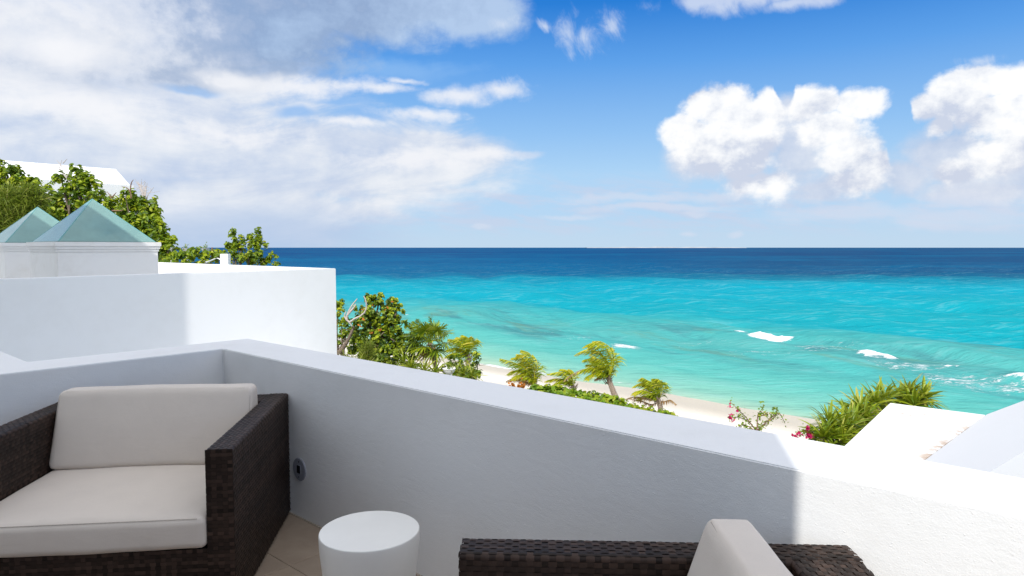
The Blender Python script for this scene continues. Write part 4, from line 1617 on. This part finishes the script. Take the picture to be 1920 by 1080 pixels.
tree('low_shrub', 'low leafy shrub row between the skylight tower and the chimney post', 'shrub',
     [(335, 478, 16, 10, 19), (362, 474, 18, 12, 19), (385, 478, 18, 10, 19), (412, 482, 16, 10, 19), (412, 474, 8, 6, 19), (350, 490, 60, 12, 19)],
     30, 0.12, 365, 19, 0.05, group='')
tree('twin_topped_tree', 'small bright green tree with two pointed tops standing against the sea horizon', 'tree',
     [(436, 436, 5.8, 9.2, 20), (438, 450, 10.15, 10.35, 20), (436, 462, 14.5, 10.35, 20), (452, 448, 5.8, 9.2, 20), (450, 460, 10.15, 10.35, 20), (446, 476, 26.1, 12.65, 20), (470, 440, 5.8, 9.2, 20), (470, 452, 8.7, 10.35, 20),
      (484, 436, 7.25, 9.2, 20), (487, 450, 11.6, 11.5, 20), (480, 462, 20.3, 11.5, 20), (478, 476, 29, 11.5, 20), (458, 489, 52.2, 8.05, 20), (513, 481, 7.25, 4.6, 20), (508, 486, 7.25, 3.45, 20), (428, 461, 5.8, 2.3, 20), (518, 495, 7.25, 2.3, 20), (495, 488, 17.4, 6.9, 20)],
     44, 0.10, 462, 20, 0.07)


# ---- urns
def urn(px, py, wpx, D, label, group=None, hgt=None, cactus=False):
    c = PD(px, py, D)                      # centre of the rim
    R = wpx / 2 * D / F
    prof = [(0.0, -1.05), (0.34, -1.05), (0.38, -1.0), (0.30, -0.93), (0.26, -0.88), (0.52, -0.72), (0.78, -0.45), (0.92, -0.12), (0.97, 0.0), (1.0, 0.0), (1.0, 0.05), (0.9, 0.05), (0.86, -0.06), (0.0, -0.10)]
    ps = np.array(prof) * R
    n = 32
    ang = np.linspace(0, 2 * np.pi, n, endpoint=False)
    v = np.stack([ps[:, 0][:, None] * np.cos(ang), ps[:, 0][:, None] * np.sin(ang), np.repeat(ps[:, 1][:, None], n, 1)], -1).reshape(-1, 3)
    i = np.arange(len(ps) - 1)[:, None] * n; j = np.arange(n)[None]
    f = np.stack([i + j, i + (j + 1) % n, i + n + (j + 1) % n, i + n + j], -1).reshape(-1, 4)
    base = c + [0, 0, -1.05 * R]
    t = thing('planter_urn', tuple(base), label, 'planter', group)
    obj('bowl', fast_mesh('bowl', v + c, [f], True), M['urn'], t)
    gz = float(ground_z(c[0], c[1])) - 0.1
    q = R * 0.42
    obj('pedestal', prism('pedestal', [(c[0] - q, c[1] - q), (c[0] + q, c[1] - q), (c[0] + q, c[1] + q), (c[0] - q, c[1] + q)], gz, base[2] - 0.002, 0.01), M['urn'], t)
    a = Acc()
    g = np.random.default_rng(int(px))
    for k in range(7):
        tip = c + np.array([g.normal(0, .5), g.normal(0, .5), g.uniform(.4, 1.5)]) * R
        a.tube([c + [0, 0, -.05 * R], (c + tip) / 2 + g.normal(0, .05, 3) * R, tip], [.05 * R, .04 * R, .03 * R], 5)
    leaves(a, c + g.normal(0, .35, (24, 3)) * R + [0, 0, .35 * R], g.normal(size=(24, 3)) + [0, 0, 1], R * .35, g=g)
    tag(obj('plant', a.mesh('urn_plant'), M['leaf'], t), kind='stuff')


UG = 'white bowl planters by the sea'
urn(322, 465, 12, 25, 'white bowl planter nearest to the skylight tower, mostly hidden by leaves', UG)
urn(349, 466, 15, 25, 'white bowl planter in the middle of the row above the low shrubs', UG)
urn(385, 466, 15, 25, 'white bowl planter next to the brown post, right end of the row on the horizon', UG)
a = Acc()
a.tube([PD(398, 492, 24.9), PD(398, 464, 24.9)], [0.05, 0.035], 7)
a.tube([PD(397, 476, 24.9), PD(404, 480, 24.9)], [0.03, 0.03], 6)
tag(obj('wooden_post', a.mesh('wooden_post', True), M['twig']), 'short brown wooden post beside the last bowl planter', 'post')

# ---- trees beyond the far end of the terrace wall
RG = 'trees on the dune'


def ex_orange(t, tk, cr):
    for px, py in [(680, 581), (699, 574), (725, 580), (735, 565), (681, 600), (711, 618), (697, 624), (674, 612)]:
        c = PD(px, py, 27.8)
        a = Acc()
        leaves(a, c + G.normal(0, .035, (3, 3)), G.normal(size=(3, 3)) + [0, -1, 1], 0.13)
        tag(obj('orange_leaf_cluster', a.mesh('orange_leaf_cluster'), M['orange'], t), kind='stuff')
    a = Acc()
    for pts in ([(650, 600), (652, 588), (660, 573), (670, 560)], [(652, 590), (664, 576), (667, 570)], [(650, 600), (656, 604), (664, 598), (680, 590), (687, 578), (686, 564), (682, 555)],
                [(650, 600), (646, 592), (649, 584)], [(655, 604), (660, 612)]):
        branch_px(a, pts, 28.0, 0.05, 0.02)
    obj('dead_branch', a.mesh('dead_branch', True), M['dead_wood'], t)
    a = Acc()
    branch_px(a, [(636, 662), (646, 648), (655, 632), (664, 612)], 28.2, .11, .05)
    obj('limb', a.mesh('limb', True), M['bark'], t)


tree('sea_grape_tree', 'large round-leaved tree with orange leaves and a bleached dead branch by the shore', 'tree',
     [(692, 562, 12, 10, 29), (712, 558, 14, 11, 29), (726, 570, 16, 14, 29), (745, 575, 8, 8, 29), (700, 585, 30, 20, 29), (735, 595, 18, 20, 29), (690, 612, 34, 24, 29),
      (730, 625, 24, 24, 29), (700, 645, 34, 26, 28.8), (672, 640, 20, 24, 28.8), (715, 668, 34, 22, 28.6), (745, 640, 20, 26, 29), (690, 680, 26, 14, 28.6)],
     50, 0.155, 700, 29, 0.17, 'leaf_dark', 0.85, RG, extra=ex_orange)
tree('sea_grape_tree', 'yellow green tree cut off by the corner of the flat-roofed building', 'tree',
     [(634, 575, 10, 18, 29.6), (640, 595, 16, 20, 29.6), (650, 620, 18, 18, 29.6), (636, 640, 16, 16, 29.6), (655, 655, 10, 8, 29.6)],
     44, 0.14, 630, 29.6, 0.12, 'leaf', 0.6, RG, tb=0.1)
tree('dark_tree', 'dark green tree filling the gap between the sea grape and the fan palm', 'tree',
     [(770, 608, 14, 12, 31), (775, 635, 18, 18, 31), (760, 650, 22, 24, 31), (778, 660, 18, 20, 31), (745, 680, 26, 18, 31), (770, 688, 26, 14, 31)],
     40, 0.15, 765, 31, 0.12, 'leaf', 0.6, RG, tb=-0.18)
feathery('casuarina_tree', 'small feathery needle-leaved sapling growing in front of the sea grape trunk',
         [(690, 665, 12, 26, 26.5), (680, 690, 14, 16, 26.5)], 900, 0.45, 0.010, 26.5, 688)


# ---- palms
def frond(parent, ctrl, width, wind, mat='frond', n=62, name='frond', tb=0.0, lw=0.044, droop=0.55, ctrl3=None):
    """ctrl: list of (px, py, D); leaflets both sides, blown by the wind"""
    c = np.array([PD(*p) for p in ctrl]) if ctrl3 is None else np.array(ctrl3)
    ax = spline(c, n + 1)
    L = np.linalg.norm(np.diff(ax, axis=0), axis=1).sum()
    width = width * 1.25
    tg = unit(np.gradient(ax, axis=0))
    a = Acc()
    a.tube(ax, np.linspace(0.035, 0.007, n + 1) * min(1.0, L / 2.4), 5, a=0.85)
    g = np.random.default_rng(int(abs(ctrl[0][0]) * 7 + abs(ctrl[-1][0]) * 13 + abs(ctrl[-1][1]))) if ctrl3 is None else G
    i = np.arange(4, n + 1)
    u = i / n
    ll = width * np.sin(np.clip(u * 0.9 + 0.12, 0, 1) * np.pi) ** 0.6
    for sgn in (-1, 1):
        t_ = tg[i]
        sd = unit(np.cross(t_, np.array([0.0, 0.25, 1.0]))) * sgn
        d = unit(sd * 0.9 + t_ * 0.5 + wind * 0.5 + g.normal(0, 0.12, t_.shape) + np.array([0, 0, -0.25]))
        LL = (ll * g.uniform(0.8, 1.15, len(i)))[:, None]
        p0 = ax[i]
        p1 = p0 + d * LL * 0.5 + np.array([0, 0, -0.08]) * LL
        p2 = p1 + unit(d + wind * 0.5 + np.array([0, 0, -droop])) * LL * 0.5
        w = unit(np.cross(d, g.normal(0, 1, t_.shape))) * lw * 0.5
        v = np.stack([p0 - w * .6, p0 + w * .6, p1 + w, p1 - w, p2], 1).reshape(-1, 3)
        k = np.arange(len(i))[:, None] * 5
        tint = np.clip(0.2 + 0.5 * u + g.normal(0, 0.24, len(i)) + tb, 0, 1)
        a.add(v, k + np.array([0, 1, 2, 3]), k + np.array([3, 2, 4]), np.repeat(tint, 5))
    return obj(name, a.mesh(name), M[mat], parent)


WIND = np.array([-0.9, 0.05, -0.05])


def palm(label, D, trunk, fronds, dry=(), r0=0.13, group='wind-blown coconut palms on the beach', width=0.62, crownshaft=True):
    b = PD(*trunk[0], D)
    b[2] = float(ground_z(b[0], b[1])) - .1
    pts = [b] + [PD(px, py, D) for px, py in trunk]
    if pts[1][2] < b[2] + .1: pts = [b] + pts[2:]
    t = thing('coconut_palm', tuple(b), label, 'palm tree', group)
    a = Acc()
    sp = spline(pts, 40)
    rr = np.linspace(r0, r0 * 0.62, 40) * (1 + 0.07 * np.sin(np.arange(40) * 2.1))
    a.tube(sp, rr, 9)
    obj('trunk', a.mesh('trunk', True), M['palm_bark'], t)
    top = trunk[-1]
    for k, f in enumerate(fronds):
        dd = f[-1] if np.isscalar(f[-1]) else 0.0
        p = [q for q in f if not np.isscalar(q)]
        m = len(p)
        frond(t, [(q[0], q[1], D + dd * j / (m - 1)) for j, q in enumerate(p)], width, WIND, tb=(k % 3) * 0.09 - 0.02)
    for k, f in enumerate(dry):
        dd = f[-1] if np.isscalar(f[-1]) else 0.0
        p = [q for q in f if not np.isscalar(q)]
        m = len(p)
        frond(t, [(q[0], q[1], D + dd * j / (m - 1)) for j, q in enumerate(p)], width * 0.55, WIND * .4, 'dry', 34, 'dry_frond', droop=1.6)
    # frayed leaf bases
    a = Acc()
    tp = PD(*top, D)
    for k in range(16):
        an = k * 2.4
        q = tp + np.array([math.cos(an) * .16, math.sin(an) * .16, G.uniform(-.45, .05)])
        a.tube([tp + [0, 0, -0.45 + .03 * k], q, q + np.array([math.cos(an) * .12, math.sin(an) * .12, .16])], [.035, .03, .008], 5)
    obj('leaf_bases', a.mesh('leaf_bases', True), M['palm_bark'], t)
    return t


palm('tall leaning coconut palm in the middle, its whole crown swept to the left by wind', 36.0, [(1156, 752), (1150, 735), (1144, 718), (1141, 706)],
     [[(1143, 708), (1150, 680), (1146, 655), (1128, 641), (1110, 640)],
      [(1143, 706), (1146, 676), (1134, 650), (1112, 643), (1092, 652), -.6],
      [(1142, 706), (1140, 680), (1122, 660), (1098, 656), (1076, 668), .8],
      [(1142, 708), (1132, 684), (1112, 672), (1092, 676), .4],
      [(1142, 710), (1125, 694), (1104, 690), (1082, 700), -.8],
      [(1143, 708), (1150, 690), (1152, 668), (1148, 650), 1.0],
      [(1141, 708), (1130, 698), (1114, 700), (1100, 712), -1.0],
      [(1143, 706), (1138, 690), (1126, 676), (1106, 664), -1.0],
      [(1143, 706), (1136, 676), (1118, 652), (1104, 648), .3],
      [(1142, 708), (1134, 694), (1120, 684), (1098, 684), .9]],
     dry=[[(1140, 710), (1120, 697), (1096, 692), (1070, 704), (1056, 716), -.4], [(1140, 712), (1128, 706), (1114, 712), .4]], r0=0.19)
palm('coconut palm with a rounded crown standing on the white sand, leftmost of the beach palms', 37.0, [(1006, 726), (1003, 724), (1002, 718)],
     [[(1004, 722), (1004, 690), (994, 664), (976, 656)],
      [(1004, 722), (996, 688), (978, 670), (958, 672), .5],
      [(1003, 722), (1000, 686), (986, 668), (968, 664), -.7],
      [(1003, 722), (988, 694), (964, 680), (936, 672), -.5],
      [(1003, 722), (990, 700), (970, 694), (952, 702), .3],
      [(1003, 722), (992, 708), (976, 702), (962, 712), -.9],
      [(1004, 720), (1008, 696), (1006, 676), (998, 664), .9],
      [(1004, 722), (1000, 700), (988, 684), (972, 680), 1.0]],
     dry=[[(1002, 724), (990, 716), (970, 710), (952, 714), -.6], [(1000, 724), (984, 716), (962, 710), (948, 716), .2]], r0=0.14)
palm('young coconut palm low in the hedge, just left of the tall leaning palm', 36.5, [(1076, 735), (1076, 728), (1075, 722)],
     [[(1075, 724), (1066, 708), (1050, 698), (1024, 702), -.4],
      [(1075, 724), (1072, 704), (1062, 694), (1050, 692), .4],
      [(1075, 724), (1058, 712), (1040, 710), (1020, 716), .2],
      [(1074, 724), (1062, 716), (1048, 716), (1034, 724), -.5],
      [(1076, 724), (1078, 706), (1074, 696), (1066, 692), .6]], r0=0.10, width=0.45)
palm('short coconut palm with drooping dry fronds, rightmost of the beach palms', 34.0, [(1238, 762), (1236, 754), (1234, 746)],
     [[(1234, 748), (1226, 722), (1212, 712), (1204, 708), -.3],
      [(1235, 748), (1240, 722), (1236, 712), (1222, 710), .4],
      [(1234, 748), (1222, 728), (1204, 718), (1186, 726), .2],
      [(1236, 748), (1242, 730), (1240, 716), (1232, 710), -.6],
      [(1234, 750), (1218, 736), (1200, 732), (1188, 740), -.6],
      [(1234, 750), (1222, 742), (1208, 742), (1198, 750), .5],
      [(1235, 748), (1230, 726), (1220, 716), (1208, 716), .8]],
     dry=[[(1236, 752), (1246, 752), (1258, 750), (1270, 760), -.3], [(1232, 752), (1210, 746), (1188, 744), (1168, 750), -.4], [(1236, 752), (1222, 758), (1204, 752), (1180, 748), .4]], r0=0.15, width=0.5)
palm('coconut palm behind the leafy shrubs, its yellowing fronds showing above the fan palm', 33.0, [(878, 690), (878, 676), (878, 664)],
     [[(878, 668), (882, 648), (878, 634), (866, 628), .3],
      [(878, 668), (870, 648), (856, 638), (840, 636), -.4],
      [(878, 668), (868, 656), (852, 652), (838, 656), .2],
      [(878, 668), (864, 664), (850, 662), (836, 668), -.5],
      [(878, 668), (876, 648), (868, 636), (856, 632), .8],
      [(878, 670), (886, 652), (888, 640), (884, 630), -.3]], r0=0.14, width=0.5)


# fan palm
def fan_leaf(parent, base, hub, R, droop_dir, g, tb=0.0, mat='spike', nb=26):
    """hub: end of the leaf stalk; blades radiate in a fan and hang"""
    base, hub = np.array(base), np.array(hub)
    a = Acc()
    a.tube(spline([base, (base + hub) / 2 + [0, 0, .12], hub], 8), np.linspace(.02, .012, 8), 5, a=.6)
    ax = unit(hub - base)
    side = unit(np.cross(ax, [0, 0, 1.0]))
    upv = np.cross(side, ax)
    for k in range(nb):
        th = (k / (nb - 1) - .5) * math.radians(270)
        d = ax * math.cos(th) + side * math.sin(th) + upv * g.uniform(-.05, .2)
        L = R * (0.75 + .25 * math.cos(th * .6)) * g.uniform(.85, 1.1)
        p1 = hub + d * L * .5 + np.array([0, 0, -.06 * L])
        p2 = hub + d * L * .85 + np.array([0, 0, -.17 * L]) + WIND * .06
        p3 = hub + d * L + np.array([0, 0, -.36 * L]) + WIND * .1
        w = unit(np.cross(d, upv)) * .034
        v = np.array([hub - w * .3, hub + w * .3, p1 + w, p1 - w, p2 + w * .6, p2 - w * .6, p3])
        a.add(v, [[0, 1, 2, 3], [3, 2, 4, 5]], [[5, 4, 6]], np.clip(.45 + g.normal(0, .2) + tb, 0, 1))
    return obj('fan_leaf', a.mesh('fan_leaf'), M[mat], parent)


def fan_palm(label, px, py, D, root_px, R, n, reach, g, dryn=4):
    top = PD(px, py, D)
    rx = PD(root_px, 700, D)
    root = np.array([rx[0], D, float(ground_z(rx[0], D)) - .1])
    t = thing('fan_palm', tuple(root), label, 'palm tree')
    a = Acc()
    sp = spline([root, (root + top) / 2 + [.12, 0, 0], top], 26)
    a.tube(sp, np.linspace(.13, .09, 26) * (1 + .09 * np.sin(np.arange(26) * 2.2)), 9)
    obj('trunk', a.mesh('trunk', True), M['palm_bark'], t)
    for k in range(n):
        an = k * 2.39996
        el = 1.25 - 1.75 * (k / n) ** .8
        d = np.array([math.cos(an) * math.cos(el), math.sin(an) * math.cos(el), math.sin(el)])
        d = unit(d + WIND * .25)
        fan_leaf(t, top, top + d * reach * g.uniform(.8, 1.15), R, None, g, tb=.06 * math.sin(k))
    for k in range(dryn):
        an = k * 1.7 + 3.4
        d = unit(np.array([math.cos(an) * .5, math.sin(an) * .5 - .2, -1]))
        fan_leaf(t, top, top + d * reach * .6, R * .8, None, g, 0, 'dry', 18)
    return t


fan_palm('broad fan palm with drooping fan leaves on a leaning trunk behind the white bowl', 806, 642, 28.5, 834, 0.72, 20, 0.72, np.random.default_rng(5), 3)

tree('leafy_bush', 'loose round-leaved bush right of the fan palm, reaching out over the sand', 'bush',
     [(893, 668, 7, 9, 30), (888, 690, 12, 12, 30), (875, 695, 16, 14, 30), (897, 700, 5, 6, 30), (886, 706, 14, 8, 30)],
     24, 0.17, 880, 30, 0.07, 'leaf_dark', 0.85)
tree('leafy_bush', 'bright yellow green bush between the fan palm and the round-leaved bush', 'bush',
     [(852, 670, 12, 12, 29.5), (862, 684, 20, 16, 29.5), (840, 690, 16, 16, 29.5), (868, 702, 20, 12, 29.5)],
     30, 0.14, 858, 29.5, 0.07, 'hedge', 0.4)


# spiky ground plants: every blade a part, mesh data shared
def blade_mesh(L, w, bend, seed, tint):
    n = 7
    u = np.linspace(0, 1, n)
    x = L * (u - 0.12 * bend * u ** 3)
    z = -L * bend * 0.5 * u ** 2.2
    ww = w * np.array([.55, .9, 1.0, .92, .74, .45, .02]) * .5
    c = np.stack([x, np.zeros(n), z], -1)
    l = c + np.stack([np.zeros(n), ww, ww * .45], -1)
    r = c + np.stack([np.zeros(n), -ww, ww * .45], -1)
    v = np.concatenate([l, c, r])
    i = np.arange(n - 1)
    q = np.concatenate([np.stack([i, i + 1, i + 1 + n, i + n], -1), np.stack([i + n, i + 1 + n, i + 1 + 2 * n, i + 2 * n], -1)])
    return fast_mesh('leaf_blade', v, [q], True, {'tint': np.tile(np.clip(tint + u * .15, 0, 1), 3)})


BL = [blade_mesh(1, .085, b, k, t_) for k, (b, t_) in enumerate(((.15, .45), (.4, .55), (.75, .35), (.3, .75), (.6, .62), (1.0, .25), (.5, .85), (.9, .5)))]
for m_ in BL:
    m_.materials.append(M['spike'])


def blades(t, c, n, L, g, elmin=-.5, elmax=1.4, lean=(0, 0, 0), w=1.0):
    for k in range(n):
        an = k * 2.39996 + g.uniform(-.3, .3)
        el = elmax - (elmax - elmin) * ((k + .5) / n) ** .85
        d = Vector((math.cos(an) * math.cos(el), math.sin(an) * math.cos(el), math.sin(el))) + Vector(lean)
        d.normalize()
        o = bpy.data.objects.new('leaf', BL[int(g.integers(0, len(BL)))])
        COL.objects.link(o)
        s_ = L * g.uniform(.75, 1.15)
        side = Vector((0, 0, 1)).cross(d)
        if side.length < .05: side = Vector((1, 0, 0))
        side.normalize()
        up = d.cross(side)
        R_ = Matrix((d, side, up)).transposed().to_4x4()
        R_ = R_ @ Matrix.Rotation(g.normal(0, .35), 4, 'X')
        o.parent = t
        o.matrix_basis = Matrix.Translation(Vector(c) + d * .03 - t.location) @ R_ @ Matrix.Diagonal((s_, s_ * w, s_, 1))


def spiky(name, label, cat, heads, L, per, D, group=None, seed=1, root=None, w=1.0):
    g = np.random.default_rng(seed)
    cs = [PD(px, py, d) for px, py, d in heads]
    m = np.mean(cs, axis=0)
    rt = np.array([m[0], m[1], float(ground_z(m[0], m[1])) - .05])
    t = thing(name, tuple(rt), label, cat, group)
    a = Acc()
    for c in cs:
        a.tube(spline([rt + g.normal(0, .1, 3) * [1, 1, 0], (rt + c) / 2 + g.normal(0, .12, 3), c], 14), np.linspace(.09, .05, 14), 7)
    obj('stem', a.mesh('stem', True), M['palm_bark'], t)
    for c in cs:
        blades(t, c, per, L, g, lean=(-.05, -.1, 0), w=w)
    return t


SG = 'spiky screw pines beside the annex roof'
spiky('screw_pine', 'topmost spiky screw pine, its rosette standing above the annex roof against the sea', 'plant',
      [(1706, 742, 7.6), (1688, 752, 7.8), (1730, 750, 7.5), (1712, 762, 7.4)], .27, 62, 7.6, SG, 21, w=1.35)
spiky('screw_pine', 'middle spiky screw pine, its long leaves arching along the annex roof edge', 'plant',
      [(1640, 758, 7.2), (1612, 772, 7.0), (1660, 752, 7.4), (1590, 790, 6.8), (1622, 790, 6.8)], .27, 56, 7.0, SG, 22, w=1.35)
spiky('screw_pine', 'lowest spiky screw pine, touching the terrace wall next to the pink flowers', 'plant',
      [(1556, 800, 6.2), (1582, 808, 6.2), (1600, 800, 6.4), (1545, 822, 6.0), (1575, 830, 6.0)], .25, 56, 6.2, SG, 23, w=1.35)
spiky('screw_pine', 'low clump of spiky plants under the fan palm, left of the white bowl', 'plant',
      [(770, 690, 25.5), (795, 697, 25.5), (757, 680, 26.5), (815, 700, 25.5)], .75, 40, 25.5, 'spiky plants along the dune', 24, w=.9)
spiky('screw_pine', 'low clump of spiky plants right of the white bowl, at the edge of the sand', 'plant',
      [(870, 702, 26.5), (855, 700, 26.5), (885, 706, 26.5)], .62, 38, 26.5, 'spiky plants along the dune', 25, w=.9)
spiky('screw_pine', 'thin grassy plants at the foot of the flat-roofed building corner', 'plant',
      [(645, 668, 23), (660, 672, 23), (675, 676, 23), (692, 686, 23), (712, 690, 23), (728, 694, 23)], .36, 22, 23, 'spiky plants along the dune', 26, w=.6)

urn(842, 691.5, 25, 24.0, 'large white bowl planter beneath the fan palm, above the long terrace wall')

# low white wall on the sand
p0, p1 = PD(828, 708, 27.5), PD(880, 713, 27.2)
dd = unit((p1 - p0)[:2]); nn = np.array([-dd[1], dd[0]]) * .3
lw = obj('garden_wall', prism('garden_wall', [w2(p0[:2]), w2(p1[:2]), w2(p1[:2] + nn), w2(p0[:2] + nn)], -8, float(p0[2]) - .05, .01), M['far_plaster'])
tag(lw, 'short low white garden wall on the sand beside the bowl planter', 'wall')

# hedge of sea grape over the wall
hb = []
for k, px in enumerate(np.linspace(1000, 1262, 30)):
    top = np.interp(px, [1000, 1020, 1090, 1150, 1190, 1262], [727, 722, 734, 744, 764, 775])
    wall = 635 + (px - 460) * .1768
    for q in range(2):
        hb.append((px, top + 7 + q * 12, 11, 8, 33.5 - q * 2.0))
root = PD(1120, 760, 32.5)
root[2] = float(ground_z(root[0], root[1]))
th_ = thing('sea_grape_hedge', tuple(root), 'long low hedge of bright round leaves in front of the beach palms', 'hedge')
a = Acc()
for b in hb[::4]:
    c = blob3(*b)[0]
    a.tube([[c[0], c[1], float(ground_z(c[0], c[1])) - .1], c], [.03, .015], 5)
obj('stems', a.mesh('stems', True), M['bark'], th_)
a = Acc()
crown(a, hb, 40, 0.20, 0.9, 0.4, 0.12)
tag(obj('foliage', a.mesh('foliage'), M['hedge'], th_), kind='stuff')
a = Acc()
for px, py in [(962, 724), (972, 727), (978, 722)]:
    c = PD(px, py, 35.5)
    leaves(a, c + G.normal(0, .12, (18, 3)), G.normal(size=(18, 3)) + [0, -1, 1], .17, .8)
root = PD(970, 735, 35.5)
root[2] = float(ground_z(root[0], root[1]))
a2 = Acc(); a2.tube([root, PD(970, 722, 35.5)], [.04, .02], 5)
tb_ = thing('orange_shrub', tuple(root), 'small shrub of orange brown leaves under the leftmost beach palm', 'shrub')
obj('stem', a2.mesh('stem', True), M['bark'], tb_)
obj('foliage', a.mesh('foliage'), M['orange'], tb_)['kind'] = 'stuff'


# bougainvillea sprays
def bougainvillea(label, base, D, stems, flowers, seed):
    g = np.random.default_rng(seed)
    b = PD(*base, D)
    rt = np.array([b[0], b[1], float(ground_z(b[0], b[1])) - .05])
    t = thing('bougainvillea', tuple(rt), label, 'flowering plant', 'bougainvillea sprays above the terrace wall')
    a = Acc(); lf_ = Acc()
    a.tube(spline([rt, (rt + b) / 2 + [.1, .05, 0], b], 14), np.linspace(.03, .012, 14), 6)
    for s_ in stems:
        c = np.array([PD(px, py, D + g.normal(0, .06)) for px, py in s_])
        sp = spline(c, 26)
        a.tube(sp, np.linspace(.0065, .0025, 26), 5)
        for k in range(3, 26):
            m_ = 2
            pts = sp[k] + g.normal(0, .018, (m_, 3))
            leaves(lf_, pts, g.normal(size=(m_, 3)) + [0, -.4, .8], .025, .6, g.uniform(.3, 1, m_), g=g)
    obj('stems', a.mesh('stems', True), M['twig'], t)
    tag(obj('leaves', lf_.mesh('leaves'), M['hedge'], t), kind='stuff')
    for (px, py, n_) in flowers:
        c = PD(px, py, D - .05)
        fa = Acc()
        leaves(fa, c + g.normal(0, .010, (n_, 3)), g.normal(size=(n_, 3)) + [0, -.5, .3], .026, .85, g=g)
        obj('flower', fa.mesh('flower'), M['bract'], t)


bougainvillea('sparse bougainvillea spray with pink flowers on its left tips, against the sand', (1419, 812), 6.6,
              [[(1419, 812), (1412, 800), (1400, 784), (1384, 768), (1372, 756)], [(1419, 810), (1420, 790), (1421, 778), (1428, 768), (1432, 758)],
               [(1420, 808), (1436, 792), (1450, 780), (1462, 776), (1472, 794)], [(1418, 810), (1404, 800), (1392, 796), (1384, 802)],
               [(1410, 796), (1396, 786), (1380, 782), (1368, 784)], [(1440, 790), (1452, 782), (1456, 772), (1454, 766)], [(1420, 806), (1428, 800), (1440, 794)],
               [(1421, 782), (1432, 778), (1440, 776)]],
              [(1370, 783, 5), (1373, 788, 6), (1366, 781, 5), (1385, 769, 5), (1366, 762, 3), (1371, 757, 3), (1372, 778, 3)], 31)
bougainvillea('short bougainvillea twig full of magenta flowers beside the lowest screw pine', (1530, 835), 6.0,
              [[(1530, 835), (1524, 818), (1512, 806), (1500, 812), (1488, 818)], [(1528, 825), (1521, 808), (1516, 802)], [(1530, 828), (1520, 812), (1506, 806)]],
              [(1513, 803, 7), (1518, 802, 5), (1516, 814, 11), (1520, 818, 11), (1513, 818, 9), (1496, 812, 6), (1488, 816, 6), (1502, 813, 4), (1492, 817, 4)], 32)
